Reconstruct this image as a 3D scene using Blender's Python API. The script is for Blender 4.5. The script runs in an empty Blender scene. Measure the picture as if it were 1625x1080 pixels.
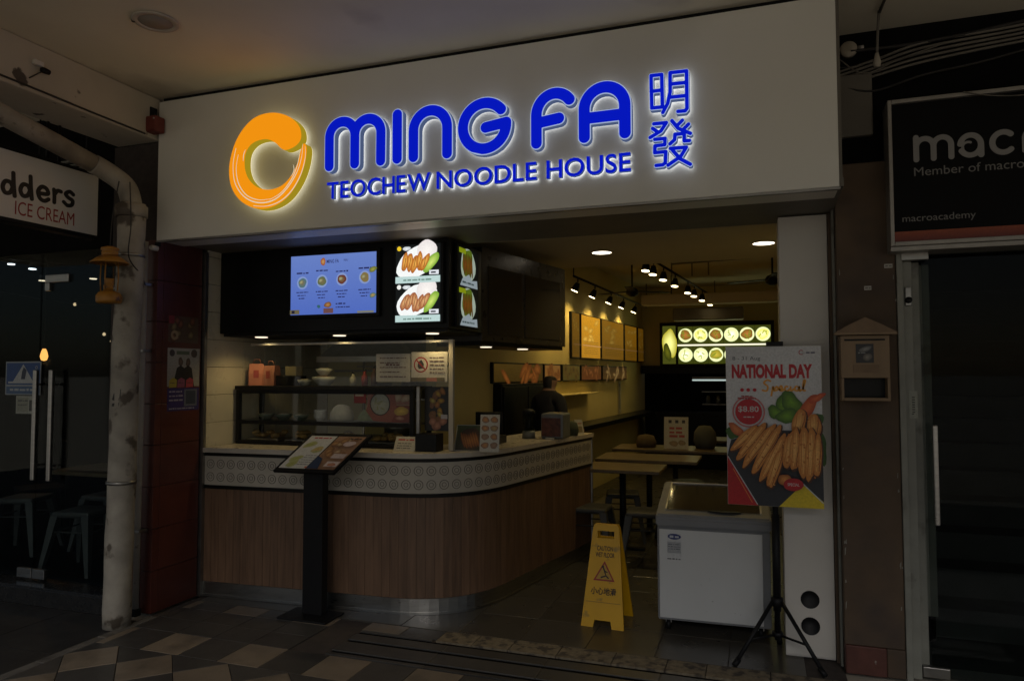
import bpy, bmesh, math, random
import numpy as np
from mathutils import Vector, Matrix
from mathutils.geometry import tessellate_polygon, delaunay_2d_cdt
random.seed(7)
sc = bpy.context.scene
COL = sc.collection
PI = math.pi
rad = math.radians

# ------------------------------------------------------------------ camera
cam_d = bpy.data.cameras.new('camera')
cam_d.sensor_width = 36.0
cam_d.lens = 1140.9 / 1625 * 36
cam_d.clip_start = 0.05
cam_d.clip_end = 3000
cam = bpy.data.objects.new('camera', cam_d)
COL.objects.link(cam)
_yaw, _pitch, _roll = 0.33353, 0.04633, -0.00176
_f = Vector((-math.sin(_yaw) * math.cos(_pitch), math.cos(_yaw) * math.cos(_pitch), math.sin(_pitch)))
_r = Vector((math.cos(_yaw), math.sin(_yaw), 0)); _u = _r.cross(_f)
_r2 = _r * math.cos(_roll) + _u * math.sin(_roll); _u2 = _u * math.cos(_roll) - _r * math.sin(_roll)
cam.matrix_world = Matrix(((_r2.x, _u2.x, -_f.x, 0), (_r2.y, _u2.y, -_f.y, 0), (_r2.z, _u2.z, -_f.z, 1.6), (0, 0, 0, 1)))
sc.camera = cam

# ------------------------------------------------------------------ sky, sun, exposure
world = bpy.data.worlds.new('World'); sc.world = world; world.use_nodes = True
wn = world.node_tree.nodes; wl = world.node_tree.links
bg = wn['Background']
sky = wn.new('ShaderNodeTexSky'); sky.sky_type = 'NISHITA'; sky.sun_disc = False
SUN_EL, SUN_AZ = rad(43), rad(166)          # from behind the camera, over the street
sky.sun_elevation = SUN_EL; sky.sun_rotation = SUN_AZ
sky.air_density = 1.0; sky.dust_density = 1.5; sky.ozone_density = 1.0
wl.new(sky.outputs[0], bg.inputs[0]); bg.inputs[1].default_value = 0.035
sun_d = bpy.data.lights.new('sun', 'SUN'); sun_d.energy = 2.1; sun_d.angle = rad(46); sun_d.color = (1.0, 0.95, 0.9)
sun = bpy.data.objects.new('sun', sun_d); COL.objects.link(sun)
_sd = Vector((math.sin(SUN_AZ) * math.cos(SUN_EL), math.cos(SUN_AZ) * math.cos(SUN_EL), math.sin(SUN_EL)))
sun.rotation_euler = _sd.to_track_quat('Z', 'Y').to_euler()
sun.location = (0, -6, 6)
sc.view_settings.view_transform = 'Standard'; sc.view_settings.look = 'None'
sc.view_settings.exposure = 0.0; sc.view_settings.gamma = 1.0
sc.view_settings.use_curve_mapping = False
sc.cycles.use_denoising = True
sc.cycles.max_bounces = 7
sc.cycles.sample_clamp_indirect = 4.0
sc.cycles.caustics_reflective = False
sc.cycles.caustics_refractive = False

# ------------------------------------------------------------------ materials
def srgb(r, g, b):
    def f(c):
        c /= 255.0
        return c / 12.92 if c <= 0.04045 else ((c + 0.055) / 1.055) ** 2.4
    return (f(r), f(g), f(b))
MATS = {}
def mat(name, col=(.5, .5, .5), rough=.6, metal=0.0, var=0.0, vscale=6.0, bump=0.0, bscale=60.0, rnd=0.0,
        dirt=None, dscale=3.0, dthr=(.55, .7), spec=.5, stretch=None, emit=None, estr=0.0, coat=0.0):
    """Principled with noise colour variation, patches of dirt or peeled paint, per-object variation and fine bump."""
    if name in MATS: return MATS[name]
    m = bpy.data.materials.new(name); m.use_nodes = True
    n = m.node_tree.nodes; l = m.node_tree.links; p = n['Principled BSDF']
    p.inputs['Roughness'].default_value = rough; p.inputs['Metallic'].default_value = metal
    p.inputs['Specular IOR Level'].default_value = spec
    p.inputs['Coat Weight'].default_value = coat
    tc = n.new('ShaderNodeTexCoord'); mp = n.new('ShaderNodeMapping'); l.new(tc.outputs['Object'], mp.inputs[0])
    if stretch: mp.inputs['Scale'].default_value = stretch
    geo = n.new('ShaderNodeNewGeometry')
    def noise(scale, detail=4.0):
        t = n.new('ShaderNodeTexNoise'); t.inputs['Scale'].default_value = scale; t.inputs['Detail'].default_value = detail
        l.new(mp.outputs[0], t.inputs['Vector']); return t.outputs['Fac']
    cur = None
    base = n.new('ShaderNodeRGB'); base.outputs[0].default_value = (*col, 1); cur = base.outputs[0]
    if var or rnd:
        hsv = n.new('ShaderNodeHueSaturation'); l.new(cur, hsv.inputs['Color'])
        add = n.new('ShaderNodeMath'); add.operation = 'ADD'; add.inputs[0].default_value = 1.0; add.inputs[1].default_value = 0.0
        if var:
            mr = n.new('ShaderNodeMapRange'); mr.inputs[1].default_value = .3; mr.inputs[2].default_value = .7
            mr.inputs[3].default_value = 1 - var; mr.inputs[4].default_value = 1 + var
            l.new(noise(vscale, 6), mr.inputs[0]); l.new(mr.outputs[0], add.inputs[0])
        if rnd:
            oi = n.new('ShaderNodeObjectInfo'); mr2 = n.new('ShaderNodeMapRange')
            mr2.inputs[3].default_value = -rnd; mr2.inputs[4].default_value = rnd
            l.new(oi.outputs['Random'], mr2.inputs[0]); l.new(mr2.outputs[0], add.inputs[1])
        l.new(add.outputs[0], hsv.inputs['Value']); cur = hsv.outputs[0]
    if dirt:
        mr = n.new('ShaderNodeMapRange'); mr.inputs[1].default_value = dthr[0]; mr.inputs[2].default_value = dthr[1]
        l.new(noise(dscale, 8), mr.inputs[0])
        mx = n.new('ShaderNodeMix'); mx.data_type = 'RGBA'; l.new(mr.outputs[0], mx.inputs[0])
        l.new(cur, mx.inputs[6]); mx.inputs[7].default_value = (*dirt, 1); cur = mx.outputs[2]
    l.new(cur, p.inputs['Base Color'])
    if var:
        mr = n.new('ShaderNodeMapRange'); mr.inputs[3].default_value = max(.05, rough - .12); mr.inputs[4].default_value = min(1, rough + .12)
        l.new(noise(vscale * 2.3), mr.inputs[0]); l.new(mr.outputs[0], p.inputs['Roughness'])
    if bump:
        b = n.new('ShaderNodeBump'); b.inputs['Strength'].default_value = bump; b.inputs['Distance'].default_value = .004
        l.new(noise(bscale, 5), b.inputs['Height']); l.new(b.outputs[0], p.inputs['Normal'])
    if emit:
        p.inputs['Emission Color'].default_value = (*emit, 1); p.inputs['Emission Strength'].default_value = estr
    MATS[name] = m; return m

def glow(name, col, strength):
    if name in MATS: return MATS[name]
    m = bpy.data.materials.new(name); m.use_nodes = True
    n = m.node_tree.nodes; l = m.node_tree.links
    for x in list(n): n.remove(x)
    o = n.new('ShaderNodeOutputMaterial'); e = n.new('ShaderNodeEmission')
    e.inputs[0].default_value = (*col, 1); e.inputs[1].default_value = strength
    l.new(e.outputs[0], o.inputs[0]); MATS[name] = m; return m

def glassmat(name, tint=(1, 1, 1), refl=.08, rough=0.02):
    """Thin pane: mostly clear with a Fresnel reflection."""
    if name in MATS: return MATS[name]
    m = bpy.data.materials.new(name); m.use_nodes = True
    n = m.node_tree.nodes; l = m.node_tree.links
    for x in list(n): n.remove(x)
    o = n.new('ShaderNodeOutputMaterial'); t = n.new('ShaderNodeBsdfTransparent'); t.inputs[0].default_value = (*tint, 1)
    g = n.new('ShaderNodeBsdfGlossy'); g.inputs['Roughness'].default_value = rough
    lw = n.new('ShaderNodeLayerWeight'); lw.inputs[0].default_value = .25
    mr = n.new('ShaderNodeMapRange'); mr.inputs[3].default_value = refl * .5; mr.inputs[4].default_value = min(1, refl * 6)
    l.new(lw.outputs['Fresnel'], mr.inputs[0])
    mx = n.new('ShaderNodeMixShader'); l.new(mr.outputs[0], mx.inputs[0]); l.new(t.outputs[0], mx.inputs[1]); l.new(g.outputs[0], mx.inputs[2])
    l.new(mx.outputs[0], o.inputs[0]); MATS[name] = m; return m

def printmat(name, lit=0.0, rough=.45, grain=.12):
    """Flat print: ink colours come from the colour attribute; lit > 0 adds glow: a backlit sheet, a screen, or light painted into a board."""
    if name in MATS: return MATS[name]
    m = bpy.data.materials.new(name); m.use_nodes = True
    n = m.node_tree.nodes; l = m.node_tree.links; p = n['Principled BSDF']
    a = n.new('ShaderNodeAttribute'); a.attribute_name = 'Col'
    tc = n.new('ShaderNodeTexCoord'); t = n.new('ShaderNodeTexNoise'); t.inputs['Scale'].default_value = 90; t.inputs['Detail'].default_value = 5
    l.new(tc.outputs['Object'], t.inputs['Vector'])
    mr = n.new('ShaderNodeMapRange'); mr.inputs[1].default_value = .3; mr.inputs[2].default_value = .7
    mr.inputs[3].default_value = 1 - grain; mr.inputs[4].default_value = 1 + grain; l.new(t.outputs['Fac'], mr.inputs[0])
    h = n.new('ShaderNodeHueSaturation'); l.new(a.outputs['Color'], h.inputs['Color']); l.new(mr.outputs[0], h.inputs['Value'])
    p.inputs['Roughness'].default_value = rough
    if lit:
        p.inputs['Base Color'].default_value = (.004, .004, .004, 1); p.inputs['Specular IOR Level'].default_value = .05
        l.new(h.outputs[0], p.inputs['Emission Color']); p.inputs['Emission Strength'].default_value = lit
    else:
        l.new(h.outputs[0], p.inputs['Base Color'])
    MATS[name] = m; return m

M = dict(
    fascia=mat('fascia_panel', (.81, .80, .74), .42, var=.03, vscale=1.2, dirt=(.70, .685, .61), dscale=.8, dthr=(.5, .75)),
    dark=mat('black_metal', (.010, .010, .010), .5, var=.1, vscale=9, spec=.2),
    satin=mat('black_laminate', (.007, .0068, .0065), .35, var=.1, vscale=5, spec=.2),
    soffit=mat('soffit_paint', (.16, .145, .12), .6, var=.08, vscale=2),
    ceil=mat('ceiling_paint', (.82, .755, .61), .85, var=.07, vscale=1.3, bump=.15, bscale=25, dirt=(.36, .3, .235), dscale=.9, dthr=(.58, .8)),
    beam=mat('beam_paint', (.52, .46, .38), .85, var=.1, vscale=2.5, bump=.35, bscale=18, dirt=(.10, .08, .065), dscale=6.5, dthr=(.66, .70)),
    pipe=mat('pipe_paint', (.335, .305, .255), .65, var=.3, vscale=6, bump=.6, bscale=30, dirt=(.10, .08, .06), dscale=7, dthr=(.56, .63)),
    conduit=mat('conduit_paint', (.40, .37, .34), .5, var=.12, vscale=12, dirt=(.14, .11, .09), dscale=14, dthr=(.62, .7)),
    redtile=mat('red_tile', (.090, .023, .015), .35, var=.14, vscale=8, rnd=.12, bump=.1, bscale=40),
    grout=mat('grout', (.05, .04, .035), .9, var=.2, vscale=20),
    tan=mat('tan_floor_tile', (.195, .158, .118), .36, var=.13, vscale=7, rnd=.16, bump=.25, bscale=60, dirt=(.10, .085, .065), dscale=5, dthr=(.52, .75)),
    grey=mat('grey_floor_tile', (.054, .052, .049), .36, var=.15, vscale=6, rnd=.14, bump=.15, bscale=60),
    inner=mat('shop_floor_tile', (.062, .058, .050), .30, var=.07, vscale=2, rnd=.12),
    kerb=mat('kerb_stone', (.11, .102, .09), .8, var=.2, vscale=10, bump=.4, bscale=40, dirt=(.05, .045, .04), dscale=8),
    rough=mat('worn_concrete', (.17, .14, .095), .9, var=.3, vscale=25, bump=.9, bscale=45, dirt=(.06, .05, .04), dscale=16, dthr=(.5, .62)),
    bounce_ground=mat('ground', (.52, .47, .38), .9, var=.2, vscale=3, bump=.3, bscale=50),  # unseen street ground, made pale so it bounces light up to the ceiling
    granite=mat('dark_granite', (.018, .018, .018), .25, var=.2, vscale=20),
    walkdark=mat('dark_walkway', (.026, .025, .024), .45, var=.25, vscale=4, bump=.2, bscale=30),
    wood=mat('walnut_laminate', (.152, .086, .050), .5, var=.24, vscale=10, rnd=.13, stretch=(5, 5, .35), bump=.08, bscale=20),
    steel=mat('brushed_steel', (.38, .37, .35), .32, metal=1.0, var=.1, vscale=8, stretch=(1, 1, 8)),
    steeld=mat('dull_steel', (.32, .31, .29), .4, metal=1.0, var=.15, vscale=9),
    band=mat('cream_panel', (.47, .43, .36), .5, var=.06, vscale=5),
    bandlow=mat('ring_line', (.10, .09, .075), .6),
    top=mat('counter_stone', (.52, .47, .40), .3, var=.10, vscale=9),
    creamtile=mat('cream_wall_tile', (.62, .57, .45), .3, var=.05, vscale=4, rnd=.04),
    cream=mat('cream_wall', (.62, .53, .25), .8, var=.06, vscale=1.5),
    inceil=mat('shop_ceiling', (.55, .50, .40), .85, var=.05, vscale=1.2),
    white=mat('white_paint', (.66, .63, .58), .5, var=.06, vscale=2.5, dirt=(.42, .39, .34), dscale=2.2, dthr=(.6, .85)),
    whitebox=mat('freezer_white', (.61, .62, .62), .32, var=.03, vscale=3, dirt=(.33, .32, .31), dscale=22, dthr=(.72, .76)),
    greybox=mat('freezer_grey', (.20, .205, .215), .5, var=.06, vscale=5),
    yellow=mat('yellow_plastic', (.66, .36, .005), .42, var=.06, vscale=8, dirt=(.33, .2, .03), dscale=12, dthr=(.64, .72)),
    lamporange=mat('orange_enamel', (.38, .17, .018), .45, var=.15, vscale=14, dirt=(.12, .055, .015), dscale=16, dthr=(.6, .68)),
    black=mat('black_plastic', (.009, .009, .010), .5, var=.1, vscale=15, spec=.2),
    brown=mat('brown_painted_board', (.100, .066, .040), .75, var=.28, vscale=2.5, bump=.3, bscale=25, dirt=(.055, .04, .034), dscale=2.6, dthr=(.5, .75)),
    brownred=mat('red_brown_patch', (.10, .034, .024), .6, var=.25, vscale=12, bump=.4, bscale=30, dirt=(.30, .26, .22), dscale=14, dthr=(.68, .71)),
    mailwood=mat('mailbox_wood', (.28, .19, .11), .6, var=.12, vscale=8, stretch=(1, 1, .2)),
    mailroof=mat('mailbox_roof', (.22, .145, .085), .65, var=.16, vscale=10),
    alu=mat('painted_frame', (.25, .25, .215), .5, var=.12, vscale=9, dirt=(.13, .12, .10), dscale=7, dthr=(.58, .7)),
    signframe=mat('sign_frame', (.34, .32, .29), .45, metal=.4, var=.1, vscale=12),
    stair=mat('dark_stair', (.065, .07, .066), .7, var=.2, vscale=5),
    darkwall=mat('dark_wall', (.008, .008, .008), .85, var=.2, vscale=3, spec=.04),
    tin=mat('grey_stool_metal', (.17, .18, .185), .45, metal=.3, var=.15, vscale=9),
    darkoak=mat('dark_table', (.095, .066, .032), .4, var=.25, vscale=7, stretch=(1, 6, 1)),
    tindark=mat('dark_stool_metal', (.05, .052, .05), .5, var=.15, vscale=9),
    tabletop=mat('oak_tabletop', (.30, .21, .115), .5, var=.2, vscale=7, stretch=(1, 6, 1)),
    cable=mat('grey_cable', (.17, .155, .13), .7, var=.2, vscale=14),
    cableb=mat('dark_cable', (.03, .027, .024), .7),
    redbox=mat('dark_red_box', (.16, .03, .022), .5, var=.15, vscale=20),
    glass=glassmat('clear_glass', (.93, .95, .94), .05),
    glassdark=glassmat('tinted_glass', (.66, .69, .68), .010),
    skin=mat('skin', (.32, .19, .13), .6), cloth=mat('dark_clothes', (.02, .02, .024), .9), hair=mat('hair', (.012, .01, .009), .6),
    paper=printmat('printed_paper'), lit=printmat('backlit_print', 1.0, grain=.05), screen=printmat('screen_print', .62, grain=.02),
    dim=printmat('dim_print', 0.0, rough=.3),
)

# ------------------------------------------------------------------ helpers
def wmat(o):
    m = o.matrix_basis.copy()
    if o.parent: m = wmat(o.parent) @ o.matrix_parent_inverse @ m
    return m
def link(o, parent=None, local=False):
    COL.objects.link(o)
    if parent:
        o.parent = parent
        if not local: o.matrix_parent_inverse = wmat(parent).inverted()
    return o
def mesh(name, vs, fs, m, parent=None, smooth=False, local=False):
    me = bpy.data.meshes.new(name); me.from_pydata([tuple(v) for v in vs], [], fs); me.update()
    me.materials.append(m)
    if smooth: me.polygons.foreach_set('use_smooth', [True] * len(me.polygons))
    return link(bpy.data.objects.new(name, me), parent, local)
def frombm(name, bm, m, parent=None, smooth=False, local=False):
    bmesh.ops.recalc_face_normals(bm, faces=bm.faces)
    me = bpy.data.meshes.new(name); bm.to_mesh(me); bm.free(); me.materials.append(m)
    if smooth:
        me.polygons.foreach_set('use_smooth', [True] * len(me.polygons))
    return link(bpy.data.objects.new(name, me), parent, local)
def tag(o, label, cat, group=None):
    o['label'] = label; o['category'] = cat
    if group: o['group'] = group
    return o
def structure(o): o['kind'] = 'structure'; return o
def thing(name, loc, label, cat, group=None, rz=0.0):
    o = bpy.data.objects.new(name, None); o.location = loc; o.rotation_euler = (0, 0, rz); o.empty_display_size = .1
    COL.objects.link(o); return tag(o, label, cat, group)
def bbox(bm, x0, x1, y0, y1, z0, z1, bev=0.0, mtx=None):
    b2 = bmesh.new(); bmesh.ops.create_cube(b2, size=1)
    for v in b2.verts:
        v.co = Vector(((x0 + x1) / 2 + v.co.x * (x1 - x0), (y0 + y1) / 2 + v.co.y * (y1 - y0), (z0 + z1) / 2 + v.co.z * (z1 - z0)))
    if bev: bmesh.ops.bevel(b2, geom=b2.edges[:], offset=bev, segments=2, affect='EDGES', profile=.5)
    if mtx: b2.transform(mtx)
    t = bpy.data.meshes.new('t'); b2.to_mesh(t); b2.free(); bm.from_mesh(t); bpy.data.meshes.remove(t)
def box(name, x0, x1, y0, y1, z0, z1, m, parent=None, bev=0.0, local=False, mtx=None):
    bm = bmesh.new(); bbox(bm, x0, x1, y0, y1, z0, z1, bev, mtx); return frombm(name, bm, m, parent, local=local)
def smoothpath(pts, n=8, closed=False):
    """Catmull-Rom through the points."""
    P = [Vector(p) for p in pts]; out = []
    N = len(P)
    for i in range(N if closed else N - 1):
        a = P[(i - 1) % N] if closed or i else P[0]; b = P[i]; c = P[(i + 1) % N]
        d = P[(i + 2) % N] if closed or i + 2 < N else P[-1]
        for k in range(n):
            t = k / n
            out.append(.5 * (2 * b + (c - a) * t + (2 * a - 5 * b + 4 * c - d) * t * t + (3 * b - a - 3 * c + d) * t ** 3))
    if not closed: out.append(P[-1])
    return out
def bmtube(bm, pts, r, seg=8, caps=True):
    P = [Vector(p) for p in pts]; rs = r if isinstance(r, (list, tuple)) else [r] * len(P)
    rings = []; prev = None
    for i, p in enumerate(P):
        t = (P[min(i + 1, len(P) - 1)] - P[max(i - 1, 0)]).normalized()
        if prev is None:
            a = t.cross(Vector((0, 0, 1)))
            if a.length < 1e-3: a = t.cross(Vector((1, 0, 0)))
            a.normalize()
        else:
            a = (prev - t * prev.dot(t)).normalized()
        prev = a; b = t.cross(a)
        rings.append([bm.verts.new(p + (a * math.cos(2 * PI * k / seg) + b * math.sin(2 * PI * k / seg)) * rs[i]) for k in range(seg)])
    for A, B in zip(rings, rings[1:]):
        for k in range(seg): bm.faces.new((A[k], A[(k + 1) % seg], B[(k + 1) % seg], B[k]))
    if caps: bm.faces.new(rings[0][::-1]); bm.faces.new(rings[-1])
def tube(name, pts, r, m, parent=None, seg=10, local=False):
    bm = bmesh.new(); bmtube(bm, pts, r, seg); return frombm(name, bm, m, parent, smooth=True, local=local)
def bmlathe(bm, prof, c, seg=24, axis='Z', loop=False):
    """prof: (radius, height) pairs around an axis through c."""
    rings = []
    for r, h in prof:
        ring = []
        for k in range(seg):
            a = 2 * PI * k / seg
            d = {'Z': (r * math.cos(a), r * math.sin(a), h), 'Y': (r * math.cos(a), h, r * math.sin(a)), 'X': (h, r * math.cos(a), r * math.sin(a))}[axis]
            ring.append(bm.verts.new((c[0] + d[0], c[1] + d[1], c[2] + d[2])))
        rings.append(ring)
    for A, B in zip(rings, rings[1:]):
        for k in range(seg): bm.faces.new((A[k], A[(k + 1) % seg], B[(k + 1) % seg], B[k]))
    if loop:
        for k in range(seg): bm.faces.new((rings[-1][k], rings[-1][(k + 1) % seg], rings[0][(k + 1) % seg], rings[0][k]))
    else: bm.faces.new(rings[0]); bm.faces.new(rings[-1])
def lathe(name, prof, c, m, parent=None, seg=24, axis='Z', local=False, smooth=True):
    bm = bmesh.new(); bmlathe(bm, prof, c, seg, axis, name in ('rim', 'collar', 'band', 'slider', 'hub', 'brim', 'spot_head', 'canopy')); return frombm(name, bm, m, parent, smooth=smooth, local=local)
def copytree(o, parent=None):
    c = o.copy(); COL.objects.link(c)
    if parent: c.parent = parent; c.matrix_parent_inverse = o.matrix_parent_inverse.copy()
    for ch in [x for x in o.children]: copytree(ch, c)
    return c
def prism(bm, pts, z0, z1):
    """Upright prism over a plan outline."""
    a = [bm.verts.new((x, y, z0)) for x, y in pts]; b = [bm.verts.new((x, y, z1)) for x, y in pts]
    n = len(pts)
    for i in range(n): bm.faces.new((a[i], a[(i + 1) % n], b[(i + 1) % n], b[i]))
    tri = tessellate_polygon([[Vector((x, y, 0)) for x, y in pts]])
    for t in tri:
        bm.faces.new([a[i] for i in t]); bm.faces.new([b[i] for i in t])

# --- outlines from strokes: union of round-capped strokes traced as clean loops (marching squares on a distance field)
def trace(strokes, res=.004, square=False):
    pts = [p for s, r in strokes for p in s]; R = max(r for _, r in strokes)
    x0 = min(p[0] for p in pts) - R - 3 * res; x1 = max(p[0] for p in pts) + R + 3 * res
    y0 = min(p[1] for p in pts) - R - 3 * res; y1 = max(p[1] for p in pts) + R + 3 * res
    nx = int((x1 - x0) / res) + 1; ny = int((y1 - y0) / res) + 1
    gx, gy = np.meshgrid(x0 + np.arange(nx) * res, y0 + np.arange(ny) * res)
    D = np.full(gx.shape, 1e9)
    for s, r in strokes:
        for a, b in zip(s, s[1:]):
            dx, dy = b[0] - a[0], b[1] - a[1]; L = dx * dx + dy * dy + 1e-12
            t = np.clip(((gx - a[0]) * dx + (gy - a[1]) * dy) / L, 0, 1)
            D = np.minimum(D, np.hypot(gx - a[0] - t * dx, gy - a[1] - t * dy) - r)
    return contour(D, x0, y0, res)
def contour(D, x0, y0, res):
    D = D + 1e-7
    ins = D < 0
    code = ins[:-1, :-1] * 1 + ins[:-1, 1:] * 2 + ins[1:, 1:] * 4 + ins[1:, :-1] * 8
    js, is_ = np.nonzero((code > 0) & (code < 15))
    seg = {}
    T = {1: [(3, 0)], 2: [(0, 1)], 3: [(3, 1)], 4: [(1, 2)], 5: [(3, 2), (1, 0)], 6: [(0, 2)], 7: [(3, 2)], 8: [(2, 3)], 9: [(2, 0)], 10: [(0, 3), (2, 1)], 11: [(2, 1)], 12: [(1, 3)], 13: [(1, 0)], 14: [(0, 3)]}
    def key(j, i, e):
        return {0: ('h', j, i), 1: ('v', j, i + 1), 2: ('h', j + 1, i), 3: ('v', j, i)}[e]
    for j, i in zip(js.tolist(), is_.tolist()):
        for a, b in T[int(code[j, i])]: seg[key(j, i, a)] = key(j, i, b)
    def pos(k):
        o, j, i = k
        if o == 'h':
            t = D[j, i] / (D[j, i] - D[j, i + 1]); return (x0 + (i + t) * res, y0 + j * res)
        t = D[j, i] / (D[j, i] - D[j + 1, i]); return (x0 + i * res, y0 + (j + t) * res)
    loops = []
    while seg:
        k0, k = next(iter(seg.items())); loop = [k0]; del seg[k0]
        while k in seg:
            loop.append(k); k = seg.pop(k)
        if len(loop) > 5: loops.append([pos(q) for q in loop])
    out = []
    for L in loops:                      # drop points that lie on a straight run
        keep = []
        for q, p in enumerate(L):
            a = keep[-1] if keep else L[q - 1]; b = L[(q + 1) % len(L)]
            cr = abs((p[0] - a[0]) * (b[1] - a[1]) - (p[1] - a[1]) * (b[0] - a[0]))
            if cr > res * res * .04 or math.hypot(p[0] - a[0], p[1] - a[1]) > res * 12: keep.append(p)
        if len(keep) > 2: out.append(keep)
    return out
def fill2d(loops):
    P = [p for L in loops for p in L]; E = []; o = 0
    for L in loops:
        E += [(o + i, o + (i + 1) % len(L)) for i in range(len(L))]; o += len(L)
    r = delaunay_2d_cdt([Vector(p) for p in P], E, [], 0, 1e-7)
    vv, fs, ov = r[0], r[2], r[3]; mp_ = [q[0] if q else 0 for q in ov]; out = []
    ax = np.array([P[a][0] for a, b in E]); ay = np.array([P[a][1] for a, b in E]); bx = np.array([P[b][0] for a, b in E]); by = np.array([P[b][1] for a, b in E])
    for f in fs:
        cx = sum(vv[i].x for i in f) / 3; cy = sum(vv[i].y for i in f) / 3
        hit = ((ay > cy) != (by > cy)); xi = ax + (cy - ay) / np.where(by == ay, 1e-12, by - ay) * (bx - ax)
        if np.count_nonzero(hit & (xi > cx)) % 2: out.append(tuple(mp_[i] for i in f))
    return P, out
def arc(cx, cy, rx, ry, a0, a1, n=24):
    return [(cx + rx * math.cos(rad(a0 + (a1 - a0) * k / n)), cy + ry * math.sin(rad(a0 + (a1 - a0) * k / n))) for k in range(n + 1)]
def solid2d(name, loops, d0, d1, frame, m, parent, capback=True):
    """Extrude flat loops; frame(u, v, depth) -> world point."""
    P, tri = fill2d(loops); n = len(P)
    vs = [frame(u, v, d0) for u, v in P] + [frame(u, v, d1) for u, v in P]
    fs = [tuple(t) for t in tri] + ([tuple(i + n for i in t[::-1]) for t in tri] if capback else [])
    o = 0
    for L in loops:
        for i in range(len(L)):
            a, b = o + i, o + (i + 1) % len(L); fs.append((a, b, b + n, a + n))
        o += len(L)
    bm = bmesh.new(); vv = [bm.verts.new(v) for v in vs]
    for f in fs:
        try: bm.faces.new([vv[i] for i in f])
        except ValueError: pass
    return frombm(name, bm, m, parent)
_txt = {}
def textmesh(s, bold=0.0, shear=0.0):
    """Flat glyph mesh of a string in the built-in font, normalised to its own box."""
    k = (s, bold, shear)
    if k in _txt: return _txt[k]
    cu = bpy.data.curves.new('t', 'FONT'); cu.body = s; cu.size = 1; cu.offset = bold; cu.shear = shear; cu.resolution_u = 4; cu.fill_mode = 'FRONT'
    cu.dimensions = '2D'
    ob = bpy.data.objects.new('t', cu); COL.objects.link(ob)
    dg = bpy.context.evaluated_depsgraph_get()
    me = bpy.data.meshes.new_from_object(ob.evaluated_get(dg))
    vs = [(v.co.x, v.co.y) for v in me.vertices]; fs = [tuple(p.vertices) for p in me.polygons]
    bpy.data.objects.remove(ob); bpy.data.curves.remove(cu); bpy.data.meshes.remove(me)
    if not vs: vs = [(0, 0), (1, 0), (1, 1)]; fs = [(0, 1, 2)]
    _txt[k] = (vs, fs, (min(v[0] for v in vs), max(v[0] for v in vs), min(v[1] for v in vs), max(v[1] for v in vs)))
    return _txt[k]

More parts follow.
